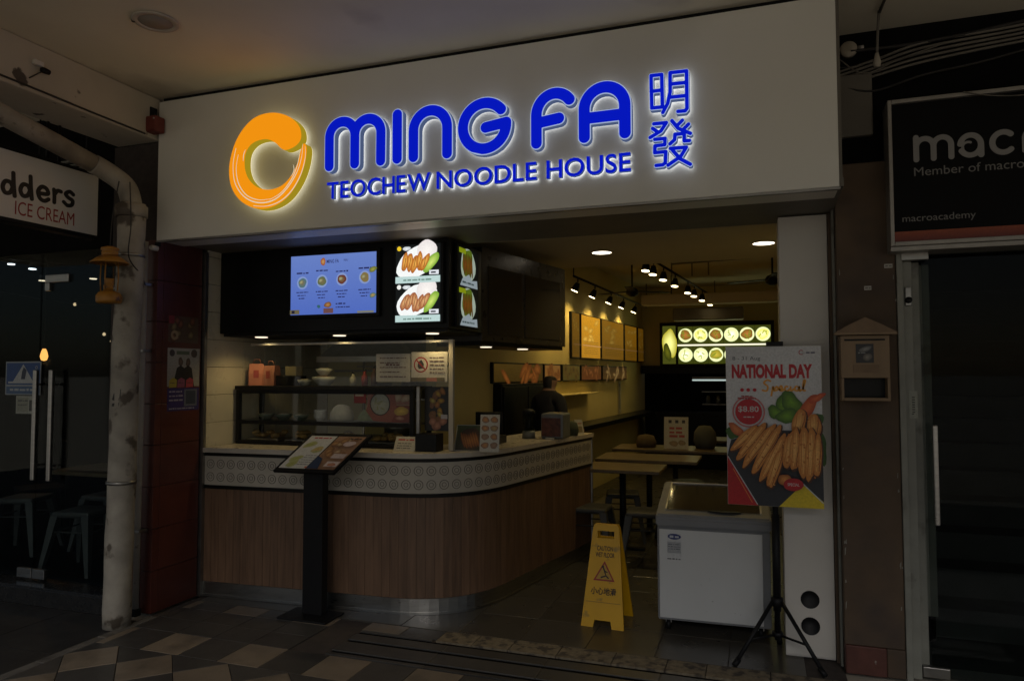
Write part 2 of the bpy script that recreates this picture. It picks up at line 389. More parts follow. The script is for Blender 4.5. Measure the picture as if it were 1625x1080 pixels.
class Art:
    """A flat print: coloured shapes laid one a hair above the other on a sheet."""
    def __init__(s, lift=.00035): s.v = []; s.f = []; s.c = []; s.z = 0.0; s.lift = lift
    def poly(s, pts, col, step=True):
        if step: s.z += s.lift
        o = len(s.v); tri = tessellate_polygon([[Vector((x, y, 0)) for x, y in pts]])
        for x, y in pts: s.v.append((x, y, s.z)); s.c.append(col)
        for t in tri: s.f.append(tuple(o + i for i in t))
        return s
    def rect(s, x0, x1, y0, y1, col, col2=None, step=True):
        if step: s.z += s.lift
        o = len(s.v); col2 = col2 or col
        s.v += [(x0, y0, s.z), (x1, y0, s.z), (x1, y1, s.z), (x0, y1, s.z)]; s.c += [col, col, col2, col2]; s.f.append((o, o + 1, o + 2, o + 3)); return s
    def blob(s, cx, cy, rx, ry, ang, cin, cout, wob=.12, n=22, seed=0, off=(0, 0)):
        """Irregular shaded ellipse: centre colour runs out to the rim colour."""
        s.z += s.lift; rg = random.Random(seed or (cx * 977 + cy * 331)); o = len(s.v)
        ca, sa = math.cos(rad(ang)), math.sin(rad(ang)); ph = [rg.uniform(0, 6.28) for _ in range(3)]
        s.v.append((cx + off[0], cy + off[1], s.z)); s.c.append(cin)
        for k in range(n):
            a = 2 * PI * k / n; w = 1 + wob * (math.sin(2 * a + ph[0]) * .5 + math.sin(3 * a + ph[1]) * .4 + math.sin(5 * a + ph[2]) * .3)
            x, y = rx * math.cos(a) * w, ry * math.sin(a) * w
            s.v.append((cx + x * ca - y * sa, cy + x * sa + y * ca, s.z)); s.c.append(cout)
        for k in range(n): s.f.append((o, o + 1 + k, o + 1 + (k + 1) % n))
        return s
    def disc(s, cx, cy, r, col, ry=None): return s.blob(cx, cy, r, ry or r, 0, col, col, wob=0)
    def ring(s, cx, cy, r0, r1, col, n=28):
        s.z += s.lift; o = len(s.v)
        for k in range(n):
            a = 2 * PI * k / n
            s.v += [(cx + r0 * math.cos(a), cy + r0 * math.sin(a), s.z), (cx + r1 * math.cos(a), cy + r1 * math.sin(a), s.z)]; s.c += [col, col]
        for k in range(n):
            a, b = o + 2 * k, o + 2 * ((k + 1) % n); s.f.append((a, a + 1, b + 1, b))
        return s
    def line(s, pts, w, col):
        s.z += s.lift; o = len(s.v)
        for i, p in enumerate(pts):
            a = pts[max(i - 1, 0)]; b = pts[min(i + 1, len(pts) - 1)]; dx, dy = b[0] - a[0], b[1] - a[1]; L = math.hypot(dx, dy) or 1
            s.v += [(p[0] - dy / L * w / 2, p[1] + dx / L * w / 2, s.z), (p[0] + dy / L * w / 2, p[1] - dx / L * w / 2, s.z)]; s.c += [col, col]
        for i in range(len(pts) - 1): s.f.append((o + 2 * i, o + 2 * i + 1, o + 2 * i + 3, o + 2 * i + 2))
        return s
    def text(s, t, x0, x1, y0, y1, col, bold=0.0, shear=0.0):
        s.z += s.lift; vs, fs, (a, b, c, d) = textmesh(t, bold, shear); o = len(s.v)
        for x, y in vs: s.v.append((x0 + (x - a) / (b - a) * (x1 - x0), y0 + (y - c) / (d - c) * (y1 - y0), s.z)); s.c.append(col)
        for f in fs: s.f.append(tuple(o + i for i in f))
        return s
    def scribble(s, x0, x1, y, h, col, seed=1):
        """A line of print too small to read: short words."""
        rg = random.Random(seed); x = x0
        s.z += s.lift
        while x < x1 - h * .6:
            w = min(rg.uniform(1.2, 4.5) * h, x1 - x); s.rect(x, x + w, y, y + h * rg.uniform(.7, 1), col, step=False); x += w + h * .6
        return s
    def build(s, name, origin, ux, uy, m, parent=None):
        O = Vector(origin); X = Vector(ux).normalized(); Y = Vector(uy).normalized(); N = X.cross(Y)
        me = bpy.data.meshes.new(name)
        me.from_pydata([tuple(O + X * a + Y * b + N * c) for a, b, c in s.v], [], s.f); me.update()
        at = me.color_attributes.new('Col', 'FLOAT_COLOR', 'POINT')
        at.data.foreach_set('color', [q for c in s.c for q in (*c, 1.0)])
        me.materials.append(m)
        return link(bpy.data.objects.new(name, me), parent)

def lamp(name, kind, loc, power, col, parent, target=None, spot=70, blend=.6, size=.05):
    d = bpy.data.lights.new(name, kind); d.energy = power; d.color = col
    if kind == 'SPOT': d.spot_size = rad(spot); d.spot_blend = blend; d.shadow_soft_size = size
    elif kind == 'AREA': d.shape = 'DISK'; d.size = size
    else: d.shadow_soft_size = size
    o = bpy.data.objects.new(name, d); o.location = loc
    if target is not None: o.rotation_euler = (Vector(loc) - Vector(target)).to_track_quat('Z', 'Y').to_euler()
    link(o, parent); return o
WARM = (1.0, .74, .30); WARM2 = (1.0, .68, .20)

# ================================================================== SETTING
FL = -0.008
ground = structure(mesh('ground', [(-400, -400, -.03), (400, -400, -.03), (400, 400, -.03), (-400, 400, -.03)], [(0, 1, 2, 3)], M['bounce_ground']))
pav = structure(box('pavement', -3.87, 6, -1.5, 4.17, -.029, FL, M['grout']))
def tile(name, pts, m, parent, z0=FL, z1=0.0, gap=.002):
    cx = sum(p[0] for p in pts) / len(pts); cy = sum(p[1] for p in pts) / len(pts)
    q = []
    for x, y in pts:
        dx, dy = cx - x, cy - y; L = math.hypot(dx, dy) or 1; q.append((x + dx / L * gap * 1.4, y + dy / L * gap * 1.4))
    dz = random.uniform(-.0006, .0006)
    n = len(q); e = .0016
    top = [(x + (cx - x) * .012, y + (cy - y) * .012, z1 + dz) for x, y in q]
    vs = [(x, y, z0 + .0005) for x, y in q] + [(x, y, z1 + dz - e) for x, y in q] + top
    fs = [tuple(range(2 * n, 3 * n))]
    for k in (0, n):
        for i in range(n): fs.append((k + i, k + (i + 1) % n, k + n + (i + 1) % n, k + n + i))
    return mesh(name, vs, fs, m, parent)
# diamond checker field in front, laid at 45 degrees
P = .395; H = P / 2
def clip_poly(pts, f):
    out = []
    for i, a in enumerate(pts):
        b = pts[(i + 1) % len(pts)]; da, db = f(a), f(b)
        if da >= 0: out.append(a)
        if da * db < 0:
            t = da / (da - db); out.append((a[0] + (b[0] - a[0]) * t, a[1] + (b[1] - a[1]) * t))
    return out
for row in range(-1, 9):
    y = 3.33 - row * H
    for k in range(-1, 16):
        x = -3.615 + k * P + (H if row % 2 == 0 else 0)
        d = [(x - H, y), (x, y - H), (x + H, y), (x, y + H)]
        d = clip_poly(d, lambda p: 3.33 - p[1]); d = clip_poly(d, lambda p: p[0] + 3.80) if d else d
        d = clip_poly(d, lambda p: p[1] - 2.0) if d else d
        if len(d) < 3 or max(p[0] for p in d) - min(p[0] for p in d) < .03: continue
        tile('floor_tile', d, M['tan'] if row % 2 else M['grey'], pav)
# straight border course, then the plain courses up to the shop front
xs = [-3.80, -3.74, -3.463] + [-3.463 + .277 * k for k in range(1, 14)]
for i, (a, b) in enumerate(zip(xs, xs[1:])):
    tile('floor_tile', [(a, 3.33), (b, 3.33), (b, 3.61), (a, 3.61)], M['tan'] if i % 2 == 0 else M['grey'], pav)
for i, (a, b) in enumerate(zip(xs, xs[1:])):
    if b > -2.40: continue
    tile('floor_tile', [(a, 3.61), (b, 3.61), (b, 3.82), (a, 3.82)], M['grey'], pav)
    tile('floor_tile', [(a, 3.82), (b, 3.82), (b, 4.015), (a, 4.015)], M['grey'], pav)
    tile('floor_tile', [(a, 4.015), (b, 4.015), (b, 4.165), (a, 4.165)], M['tan'] if i % 2 == 0 else M['grey'], pav)
tile('floor_tile', [(-2.40, 4.03), (-2.13, 4.03), (-2.13, 4.165), (-2.40, 4.165)], M['tan'], pav)
tile('floor_tile', [(-2.13, 4.03), (-1.875, 4.03), (-1.875, 4.165), (-2.13, 4.165)], M['grey'], pav)
for k in range(9):
    a = -3.80 if k == -1 else None
for i in range(7): tile('edge_stone', [(-3.87, 1.0 + i * .4), (-3.80, 1.0 + i * .4), (-3.80, 1.4 + i * .4), (-3.87, 1.4 + i * .4)], M['kerb'], pav)
# sliding-shutter threshold: three open grooves between stone strips
for k, (y0, y1, xe) in enumerate(((3.625, 3.655, 1.3), (3.691, 3.829, 1.3), (3.866, 3.962, 1.3))):
    x = -2.395
    while x < xe:
        w = min(.62, xe - x)
        tile('threshold_strip', [(x, y0), (x + w, y0), (x + w, y1), (x, y1)], M['grey'], pav, gap=.001); x += w
tile('threshold_strip', [(-2.39, 3.998), (-1.90, 3.998), (-1.90, 4.027), (-2.39, 4.027)], M['grey'], pav, gap=.001)
x = -1.875
while x < .40:
    w = .2 + random.random() * .14
    tile('rough_kerb_stone', [(x, 3.998), (x + w, 3.998), (x + w, 4.165), (x, 4.165)], M['rough'], pav, z1=.004); x += w
for y0, y1 in ((3.6555, 3.6905), (3.8295, 3.8655), (3.9625, 3.9965)): box('groove_shade_strip', -2.39, 1.3, y0, y1, FL + .0002, FL + .0012, mat('groove_shade_black', (.004, .004, .004), .9, spec=.05), pav)  # near-black strip stands for the shade inside each shallow groove
walk = structure(box('walkway', -12, -3.872, -1.5, 3.72, -.029, -.012, M['walkdark']))
for i in range(5):
    for j in range(4):
        tile('floor_slab', [(-3.875 - i * .6, 3.715 - j * .6), (-4.473 - i * .6, 3.715 - j * .6), (-4.473 - i * .6, 3.117 - j * .6), (-3.875 - i * .6, 3.117 - j * .6)][::-1], M['walkdark'], walk, z0=-.0115, z1=-.006, gap=.0012)
shopfl = structure(box('shop_floor', -3.86, .40, 4.17, 13.2, -.029, FL, M['grout']))
for i in range(-1, 8):
    for j in range(7):
        a, b = -2.2 + i * .4, 4.172 + j * .4
        if a < -2.7 or a > .1: continue
        tile('floor_tile', [(a, b), (min(a + .4, .40), b), (min(a + .4, .40), b + .4), (a, b + .4)], M['inner'], shopfl, z1=.001, gap=.0012)
tile('floor_tile', [(-3.80, 4.172), (-2.6, 4.172), (-2.6, 4.6), (-3.80, 4.6)], M['inner'], shopfl, gap=.0012)
tile('floor_tile', [(-2.7, 6.98), (.40, 6.98), (.40, 13.1), (-2.7, 13.1)], M['inner'], shopfl, z1=.0, gap=.0012)
# canopy ceiling of the covered walkway
ceil = structure(box('ceiling', -12, 6, -1.6, 4.45, 3.5, 3.9, M['ceil']))
beam = structure(box('ceiling_beam', -4.28, -3.90, -1.5, 3.84, 3.205, 3.499, M['beam'], bev=.012))
# shop ceiling: low front part and higher dining part
structure(box('shop_ceiling', -3.9, .45, 4.47, 6.95, 2.66, 2.80, M['inceil']))
structure(box('dining_ceiling', -3.9, .45, 6.951, 13.3, 3.12, 3.3, M['inceil']))
structure(box('ceiling_drop', -3.9, .45, 6.951, 6.99, 2.662, 3.119, M['inceil']))

# ================================================================== WALLS
def wall(name, x0, x1, y0, y1, z0, z1, m, label):
    return tag(box(name, x0, x1, y0, y1, z0, z1, m), label, 'wall')
wl_ = thing('side_wall', (-3.9, 5.2, 0), 'cream tiled wall beside the takeaway counter, next to the red column', 'wall')
box('backing', -3.95, -3.876, 4.27, 5.85, 0, 2.659, M['grout'], wl_)
for j in range(9):
    for i in range(4):
        a = 4.275 + i * .40; z = 1.04 + j * .205
        if z > 2.6: continue
        box('tile', -3.8755, -3.866, a, min(a + .397, 5.845), z, z + .202, M['creamtile'], wl_, bev=.0015)
box('corner_strip', -3.885, -3.855, 4.24, 4.268, 0, 2.50, M['steeld'], wl_)
bw = thing('kitchen_wall', (-3.2, 5.86, 0), 'dim cream wall behind the glass display case', 'wall')
box('plaster', -3.87, -2.58, 5.855, 5.95, 0, 2.659, M['cream'], bw)
for k, (a, b) in enumerate(((-3.80, -3.35), (-3.33, -2.95), (-2.93, -2.62))):
    box('panel', a, b, 5.835, 5.853, 1.15, 2.2, M['cream'], bw, bev=.004)
    box('panel_frame', a + .02, b - .02, 5.826, 5.834, 1.62, 1.64, M['steeld'], bw)
# long menu wall, running back at a slight angle
A0, A1 = Vector((-2.58, 5.5, 0)), Vector((-2.0, 13.0, 0))
AD = (A1 - A0).normalized(); AN = Vector((AD.y, -AD.x, 0))
def onwall(s, z, d=0.0):
    p = A0 + AD * s + AN * d; return Vector((p.x, p.y, z))
def wallbox(name, s0, s1, d0, d1, z0, z1, m, parent, bev=0.0):
    mt = Matrix(((AD.x, AN.x, 0, A0.x), (AD.y, AN.y, 0, A0.y), (0, 0, 1, 0), (0, 0, 0, 1)))
    return box(name, s0, s1, d0, d1, z0, z1, m, parent, bev=bev, mtx=mt)
mw = wallbox('menu_wall', 0, 7.6, -.1, 0, 0, 3.119, M['cream'], None)
tag(mw, 'yellow lit cream wall running back behind the menu boards', 'wall')
rb = thing('back_wall', (-1, 13, 0), 'cream end wall above the dark kitchen hatch', 'wall')
box('plaster', -2.2, .45, 12.9, 13.0, 1.72, 3.119, M['cream'], rb)
box('hatch_head', -2.0, .45, 12.72, 12.9, 1.60, 1.74, M['satin'], rb)
box('hatch_back', -2.2, .45, 13.4, 13.45, 0, 1.72, M['darkwall'], rb)
box('hatch_counter', -1.9, .45, 12.5, 12.95, .0, .95, M['satin'], rb)
wall('dining_wall', .40, .46, 4.80, 13.4, 0, 3.119, M['cream'], 'cream wall of the dining room behind the white post')
# upper building mass over the shops keeps daylight out
structure(box('upper_floor', -12, 6, 4.451, 14, 3.5, 3.9, M['soffit']))

# white post with two round vent holes
wp = thing('white_post', (.235, 4.6, 0), 'white boxed post with two round black holes near the floor', 'post')
bm = bmesh.new()
bbox(bm, .105, .368, 4.455, 4.79, 0.0, 2.512, .004); frombm('casing', bm, M['white'], wp)
box('face_plate', .106, .367, 4.443, 4.4535, .012, 2.508, M['white'], wp, bev=.003)
for z in (.326, .179):
    lathe('vent_hole', [(.0, -.001), (.044, -.001), (.047, -.0035), (.049, -.0035), (.050, 0)], (.238, 4.4425, z), M['black'], wp, axis='Y', seg=28)
box('edge_trim', .3695, .385, 4.42, 4.60, 0, 2.508, M['brown'], wp); box('edge_trim', .386, .398, 4.38, 4.60, 0, 2.6, M['alu'], wp)

# red tiled column
rc = thing('tiled_column', (-4.05, 4.05, 0), 'dark red tiled column between the ice cream shop and the noodle shop', 'column')
box('core', -4.30, -3.890, 3.828, 4.235, 0, 3.2, M['grout'], rc)
for j in range(9):
    z = .004 + j * .28
    for (a, b) in ((-4.22, -3.978), (-3.975, -3.884)):
        box('tile', a, b, 3.817, 3.8275, z, z + .276, M['redtile'], rc, bev=.002)
    for (a, b) in ((3.818, 3.872), (3.875, 4.232)):
        box('tile', -3.8895, -3.880, a, b, z, z + .276, M['redtile'], rc, bev=.002)

# ================================================================== SHOP SIGN
sg = thing('shop_sign', (-1.75, 3.8, 2.5), 'wide white fascia sign with glowing blue letters above the noodle counter', 'sign')
SY = 3.80
box('fascia', -3.88, .375, SY, 4.05, 2.51, 3.468, M['fascia'], sg, bev=.004)
box('edge_trim', -3.885, .38, SY + .004, SY + .03, 2.498, 2.5095, M['steeld'], sg)
box('shadow_gap', -3.87, .365, SY + .03, 4.0, 3.469, 3.4985, M['dark'], sg)
box('soffit', -3.87, .398, SY + .032, 4.66, 2.518, 2.56, M['soffit'], sg)
box('side_return', .3755, .395, SY + .05, 4.43, 2.562, 3.4985, M['soffit'], sg)
face_blue = glow('blue_letter_face', (.002, .010, .56), .88)
rim_white = glow('letter_return_glow', (.30, .43, .85), .22)
trim_white = glow('letter_trim_glow', (.55, .68, 1.0), .62)
back_white = glow('letter_halo_light', (.92, .95, 1.0), 2.1)
face_orange = glow('orange_logo_face', (.95, .31, .006), .93)
rim_yellow = glow('logo_return_glow', (.55, .40, .02), .62)
back_yellow = glow('logo_halo_light', (1.0, .9, .6), 1.0)
fascia_frame = lambda u, v, d: Vector((u, SY - d, v))
def inset(strokes, e): return [(s, r - e) for s, r in strokes]
def letter(name, strokes, depth=(.018, .059), e=.0048, res=.0035, faceM=None, rimM=None, backM=None, ebk=.010):
    L = solid2d(name, trace(strokes, res), depth[1], depth[0], fascia_frame, rimM or rim_white, sg)
    solid2d('trim', trace(strokes, res), depth[1] + .004, depth[1] + .0004, fascia_frame, trim_white, L, False)
    solid2d('face', trace(inset(strokes, e), res), depth[1] + .0065, depth[1] + .0045, fascia_frame, faceM or face_blue, L, False)
    solid2d('halo_light', trace(inset(strokes, ebk), res), depth[0] - .001, depth[0] - .004, fascia_frame, backM or back_white, L)
    return L
R_ = .0355
letter('letter', [([(-2.475, 2.867), (-2.475, 3.045)] + arc(-2.386, 3.045, .089, .088, 180, 0) + [(-2.297, 2.867)], R_),
                  (arc(-2.208, 3.042, .089, .088, 180, 0) + [(-2.120, 2.867)], R_)])
letter('letter', [([(-2.010, 2.868), (-2.010, 3.132)], R_)])
letter('letter', [([(-1.903, 2.867), (-1.903, 3.022)] + arc(-1.7955, 3.022, .1075, .108, 180, 0) + [(-1.688, 2.867)], R_)])
letter('letter', [(arc(-1.458, 3.0, .131, .131, 40, 362, 40) + [(-1.327, 3.006), (-1.450, 2.990)], R_)])
letter('letter', [([(-1.150, 2.867), (-1.150, 3.02)] + arc(-1.045, 3.02, .105, .113, 180, 38, 20), R_), ([(-1.150, 2.978), (-1.022, 2.992)], R_)])
letter('letter', [([(-.880, 2.870), (-.880, 3.021)] + arc(-.770, 3.021, .110, .110, 180, 0) + [(-.660, 2.871)], R_), ([(-.880, 2.972), (-.660, 2.972)], R_)])
def cj(pts, r=.0122): return ([(-.521 + (x - 1185) * .000787, 3.159 - (y - 150 + (x - 1185) * .165) * .000819) for x, y in pts], r)
kw = dict(depth=(.020, .056), e=.0028, res=.0022, ebk=.004)
letter('character', [cj([(1185, 150), (1255, 140), (1258, 350), (1188, 360), (1185, 150)]), cj([(1185, 252), (1257, 241)]),
                     cj([(1416, 112), (1310, 127), (1309, 250), (1292, 325), (1260, 385)]), cj([(1416, 112), (1416, 352), (1404, 368), (1358, 374)]),
                     cj([(1312, 200), (1415, 186)]), cj([(1310, 285), (1415, 270)])], **kw)
letter('character', [cj([(1200, 462), (1282, 450), (1246, 505), (1175, 552)]), cj([(1192, 492), (1228, 516)]),
                     cj([(1318, 436), (1358, 482), (1435, 510)]), cj([(1385, 430), (1348, 468)]), cj([(1424, 452), (1384, 494)]),
                     cj([(1205, 562), (1272, 552), (1270, 592), (1206, 604), (1204, 648), (1276, 636), (1272, 708), (1256, 722), (1212, 730)]),
                     cj([(1337, 522), (1334, 556), (1304, 585)]), cj([(1337, 522), (1396, 512), (1396, 560), (1428, 556)]),
                     cj([(1306, 614), (1408, 600), (1372, 660), (1290, 722)]), cj([(1318, 622), (1368, 676), (1432, 706)])], **kw)
def wordletters(word, x0, x1, z0, z1):
    info = []; tot = 0; ref = None
    H0 = textmesh('H')[2]; capH = H0[3] - H0[2]
    for ch in word:
        vs, fs, b = textmesh(ch, .012); info.append((vs, fs, b)); tot += b[1] - b[0]
    gap = .13 * capH; tot += gap * (len(word) - 1); sx = (x1 - x0) / tot; sz = (z1 - z0) / capH
    x = x0
    for vs, fs, b in info:
        def tr(d):
            return [Vector((x + (u - b[0]) * sx, SY - d, z0 + v * sz)) for u, v in vs]
        bm = bmesh.new(); vv = [bm.verts.new(p) for p in tr(.040)]
        for f in fs:
            try: bm.faces.new([vv[i] for i in f])
            except ValueError: pass
        g = bmesh.ops.extrude_face_region(bm, geom=bm.faces[:])
        bmesh.ops.translate(bm, verts=[e for e in g['geom'] if isinstance(e, bmesh.types.BMVert)], vec=(0, .026, 0))
        L = frombm('letter', bm, rim_white, sg)
        mesh('face', tr(.0412), fs, face_blue, L); mesh('halo_light', tr(.0115), fs, back_white, L)
        x += (b[1] - b[0] + gap) * sx
wordletters('TEOCHEW', -2.505, -1.805, 2.674, 2.773)
wordletters('NOODLE', -1.765, -1.158, 2.674, 2.771)
wordletters('HOUSE', -1.100, -.636, 2.673, 2.770)
# ring logo like one brush stroke
def lg(x, y):
    px, py = 340 + x / 3.869, 80 + y / 3.869
    return (-3.202 + (px - 364) * .00474, 2.928 + (257 - (py + .122 * (px - 430))) * .004007)
outer = [(420, 605), (455, 609), (505, 583), (533, 540), (526, 478), (488, 428), (430, 395), (355, 382), (270, 400), (200, 452), (140, 540), (105, 640), (92, 740), (108, 840), (158, 917), (232, 962), (312, 972), (392, 946), (462, 890), (520, 800), (556, 700), (568, 604), (552, 572), (534, 610), (516, 685), (482, 760), (432, 820), (370, 850), (310, 852), (255, 830), (210, 780), (190, 710), (195, 632), (225, 580), (272, 552), (330, 545), (380, 568)]
lp = [(p.x, p.y) for p in smoothpath([(*lg(x, y), 0) for x, y in outer], 5, True)]
lc = (sum(p[0] for p in lp) / len(lp), sum(p[1] for p in lp) / len(lp))
LO = solid2d('logo', [lp], .088, .030, fascia_frame, rim_yellow, sg)
solid2d('face', [lp], .0905, .0885, fascia_frame, face_orange, LO, False)
solid2d('halo_light', [lp], .029, .026, fascia_frame, back_yellow, LO)
strand = glow('logo_line', (.95, .85, .6), .75)
def strandline(pts, w):
    q = [(p.x, p.y) for p in smoothpath([(*lg(x, y), 0) for x, y in pts], 6)]
    L = len(q); up = []; dn = []
    for i, p in enumerate(q):
        a = q[max(i - 1, 0)]; b = q[min(i + 1, L - 1)]; dx, dy = b[0] - a[0], b[1] - a[1]; ll = math.hypot(dx, dy)
        t = w * math.sin(PI * min(1, max(.12, i / (L - 1)))) + w * .3
        up.append((p[0] - dy / ll * t, p[1] + dx / ll * t)); dn.append((p[0] + dy / ll * t, p[1] - dx / ll * t))
    n = len(q); vs = [fascia_frame(u, v, .0915) for u, v in up + dn]
    mesh('brush_line', vs, [(i, i + 1, n + i + 1, n + i) for i in range(n - 1)], strand, LO)
strandline([(135, 600), (118, 700), (130, 810), (180, 890), (250, 930), (330, 932), (400, 900), (465, 830), (515, 740), (540, 650), (545, 575)], .0028)
strandline([(150, 640), (138, 730), (155, 820), (205, 890), (280, 918), (360, 910)], .0022)
strandline([(250, 955), (330, 955), (410, 925), (480, 860), (535, 760), (560, 660), (560, 590)], .0025)
strandline([(350, 915), (420, 870), (480, 790), (512, 710), (530, 620)], .0022)
strandline([(182, 680), (184, 640), (196, 608)], .002)
strandline([(480, 770), (495, 735), (490, 700)], .002)

# ================================================================== LEFT: PIPES, HANGING SIGN, ICE CREAM SHOP
dp = thing('drain_pipe', (-3.9, 3.58, 0), 'thick peeling off-white drain pipe running under the beam and down the column', 'pipe')
run = [(-4.0, 1.2, 3.34), (-4.0, 2.2, 3.17), (-4.0, 2.8, 3.06), (-4.0, 3.40, 2.94)]
tube('horizontal_run', run, .058, M['pipe'], dp, 18)
elbow = smoothpath([(-4.0, 3.40, 2.94), (-3.97, 3.50, 2.90), (-3.90, 3.565, 2.82), (-3.865, 3.58, 2.70)], 6)
tube('elbow', elbow, [.063] * len(elbow), M['pipe'], dp, 18)
vert = []
for k in range(25):
    t = k / 24; vert.append((-3.865 - .05 * t + .003 * math.sin(t * 9), 3.58 + .004 * math.sin(t * 13), 2.71 - 2.71 * t))
tube('vertical_run', vert, [.083 + .002 * math.sin(k * 1.7) for k in range(25)], M['pipe'], dp, 22)
lathe('collar', [(.084, 0), (.097, .005), (.097, .075), (.084, .08)], (-3.868, 3.58, 2.62), M['pipe'], dp)
for z, w in ((2.36, .012), (.9, .008)):
    t = (2.71 - z) / 2.71; lathe('band', [(.083, 0), (.09, .002), (.09, .02), (.083, .022)], (-3.865 - .05 * t, 3.58, z), M['steeld'], dp)
fm = Art().poly([(0, .01), (.03, .0), (.055, .02), (.058, .075), (.04, .085), (.012, .05)], (.012, .011, .01)).poly([(0, -.03), (.015, -.032), (.018, -.012), (.004, -.012)], (.012, .011, .01)).poly([(.025, -.035), (.045, -.03), (.05, -.006), (.03, -.012)], (.012, .011, .01))
_mx = (-3.865 - .05 * .45); fm.build('graffiti', (_mx - .012, 3.58 - .0875, 1.43), (.955, .29, 0), (0, 0, 1), M['paper'], dp)
cp = thing('conduit', (-3.93, 3.78, 0), 'thin grey conduit standing between drain pipe and red column', 'pipe')
tube('tube', [(-3.955, 3.765, 0), (-3.948, 3.765, 1.2), (-3.94, 3.765, 2.5)], .021, M['conduit'], cp, 12)
for z in (.55, 1.75, 2.2): box('clip', -3.985, -3.915, 3.742, 3.814, z, z + .018, M['steeld'], cp, bev=.002)
box('end_cap', -3.98, -3.93, 3.74, 3.79, 0, .05, M['dark'], cp, bev=.004)

# hanging double-sided ice cream sign
hs = thing('hanging_sign', (-4.2, 3.0, 2.5), 'white ice cream sign box hanging from the beam in the walkway', 'sign')
box('sign_box', -4.29, -4.203, 2.05, 3.64, 2.505, 2.955, M['dark'], hs, bev=.006)
box('face_panel', -4.2025, -4.198, 2.075, 3.612, 2.53, 2.93, mat('sign_white', (.76, .73, .68), .4, var=.03, vscale=2), hs)
for y in (2.35, 3.28, 3.36): tube('hanger_rod', [(-4.245, y, 2.95), (-4.245, y, 3.2)], .009, M['dark'], hs)
ufr = lambda u, v, d: Vector((-4.198 + d, u, v))
ink = mat('black_sign_ink', (.012, .011, .011), .5); inkr = mat('red_sign_ink', (.33, .022, .012), .5)
def us(o, pts): return [(o + x * 1.0, y) for x, y in pts]
bz = lambda y: 2.665 + (y - 2.96) * .06
def ul(y0, strokes, r=.0145):
    st = [([(p.x, p.y) for p in smoothpath([(y0 + a, bz(y0) + b, 0) for a, b in s], 6)], r * .86) for s in strokes]
    solid2d('lettering', trace(st, .003), .003, .0003, ufr, ink, hs, False)
ul(2.80, [[(0, .155), (.0, .07), (.03, .015), (.08, .02), (.10, .07), (.105, .15)]], .021)
ul(2.965, [[(.062, .055), (.05, .075), (.02, .075), (.005, .04), (.02, .008), (.05, .015), (.066, .05)], [(.066, .135), (.070, .07), (.078, .0)]])
ul(3.072, [[(.062, .055), (.05, .075), (.02, .075), (.005, .04), (.02, .008), (.05, .015), (.066, .05)], [(.066, .135), (.070, .07), (.078, .0)]])
ul(3.182, [[(.008, .040), (.07, .048), (.062, .078), (.03, .084), (.006, .05), (.02, .01), (.05, .0), (.076, .016)]])
ul(3.285, [[(.008, .08), (.012, .04), (.012, .0)], [(.012, .05), (.032, .078), (.056, .078)]])
ul(3.362, [[(.066, .075), (.04, .088), (.012, .068), (.03, .048), (.062, .034), (.056, .005), (.025, -.004), (.0, .012)]])
vs, fs, b = textmesh('ICE CREAM')
mesh('lettering', [ufr(3.048 + (u - b[0]) / (b[1] - b[0]) * .392, 2.556 + (v - b[2]) / (b[3] - b[2]) * .083 + (u - b[0]) / (b[1] - b[0]) * .006, .001) for u, v in vs], fs, inkr, hs)

ln = thing('lantern', (-3.87, 3.42, 2.03), 'rusty orange pressure lantern hanging before the drain pipe', 'lantern')
LX, LY = -3.84, 3.40
lathe('tank', [(.0, 0), (.068, .0), (.073, .012), (.073, .045), (.06, .066), (.034, .076), (.03, .08)], (LX, LY, 2.045), M['lamporange'], ln)
lathe('burner', [(.03, 0), (.033, .03), (.026, .04), (.026, .07), (.03, .075)], (LX, LY, 2.122), M['lamporange'], ln)
lathe('globe', [(.024, 0), (.034, .02), (.036, .07), (.03, .095)], (LX, LY, 2.197), M['glassdark'], ln)
lathe('brim', [(.035, .035), (.075, .022), (.108, .0), (.111, .004), (.078, .032), (.045, .052)], (LX, LY, 2.292), M['lamporange'], ln)
lathe('cap', [(.046, 0), (.048, .03), (.04, .035), (.052, .042), (.05, .055), (.02, .065)], (LX, LY, 2.335), M['lamporange'], ln)
for a in range(4):
    an = a * PI / 2 + .4; cx, cy = math.cos(an), math.sin(an)
    tube('frame_wire', [(LX + .05 * cx, LY + .05 * cy, 2.12), (LX + .055 * cx, LY + .055 * cy, 2.2), (LX + .05 * cx, LY + .05 * cy, 2.31)], .004, M['lamporange'], ln, 6)
tube('pump_knob', [(LX + .06, LY - .02, 2.14), (LX + .075, LY - .03, 2.15), (LX + .082, LY - .035, 2.13), (LX + .07, LY - .03, 2.115)], .004, M['steeld'], ln, 6)
tube('hook_wire', smoothpath([(LX, LY, 2.395), (LX - .02, LY + .03, 2.6), (LX - .04, LY + .09, 2.84)], 4), .0035, M['cableb'], ln, 6)
al = thing('alarm_box', (-3.90, 3.76, 3.3), 'small dark red alarm box at the upper corner of the fascia', 'alarm box')
box('case', -3.925, -3.815, 3.71, 3.795, 3.235, 3.345, M['redbox'], al, bev=.014)
box('bracket', -3.93, -3.89, 3.74, 3.80, 3.345, 3.42, M['dark'], al, bev=.006)
lathe('indicator', [(0, 0), (.006, 0), (.006, -.004), (0, -.005)], (-3.83, 3.709, 3.32), mat('grey_lens', (.5, .5, .5), .3), al, axis='Y', seg=10)
cc = thing('security_camera', (-3.88, 2.95, 3.36), 'small dark camera fixed to the peeling beam', 'camera')
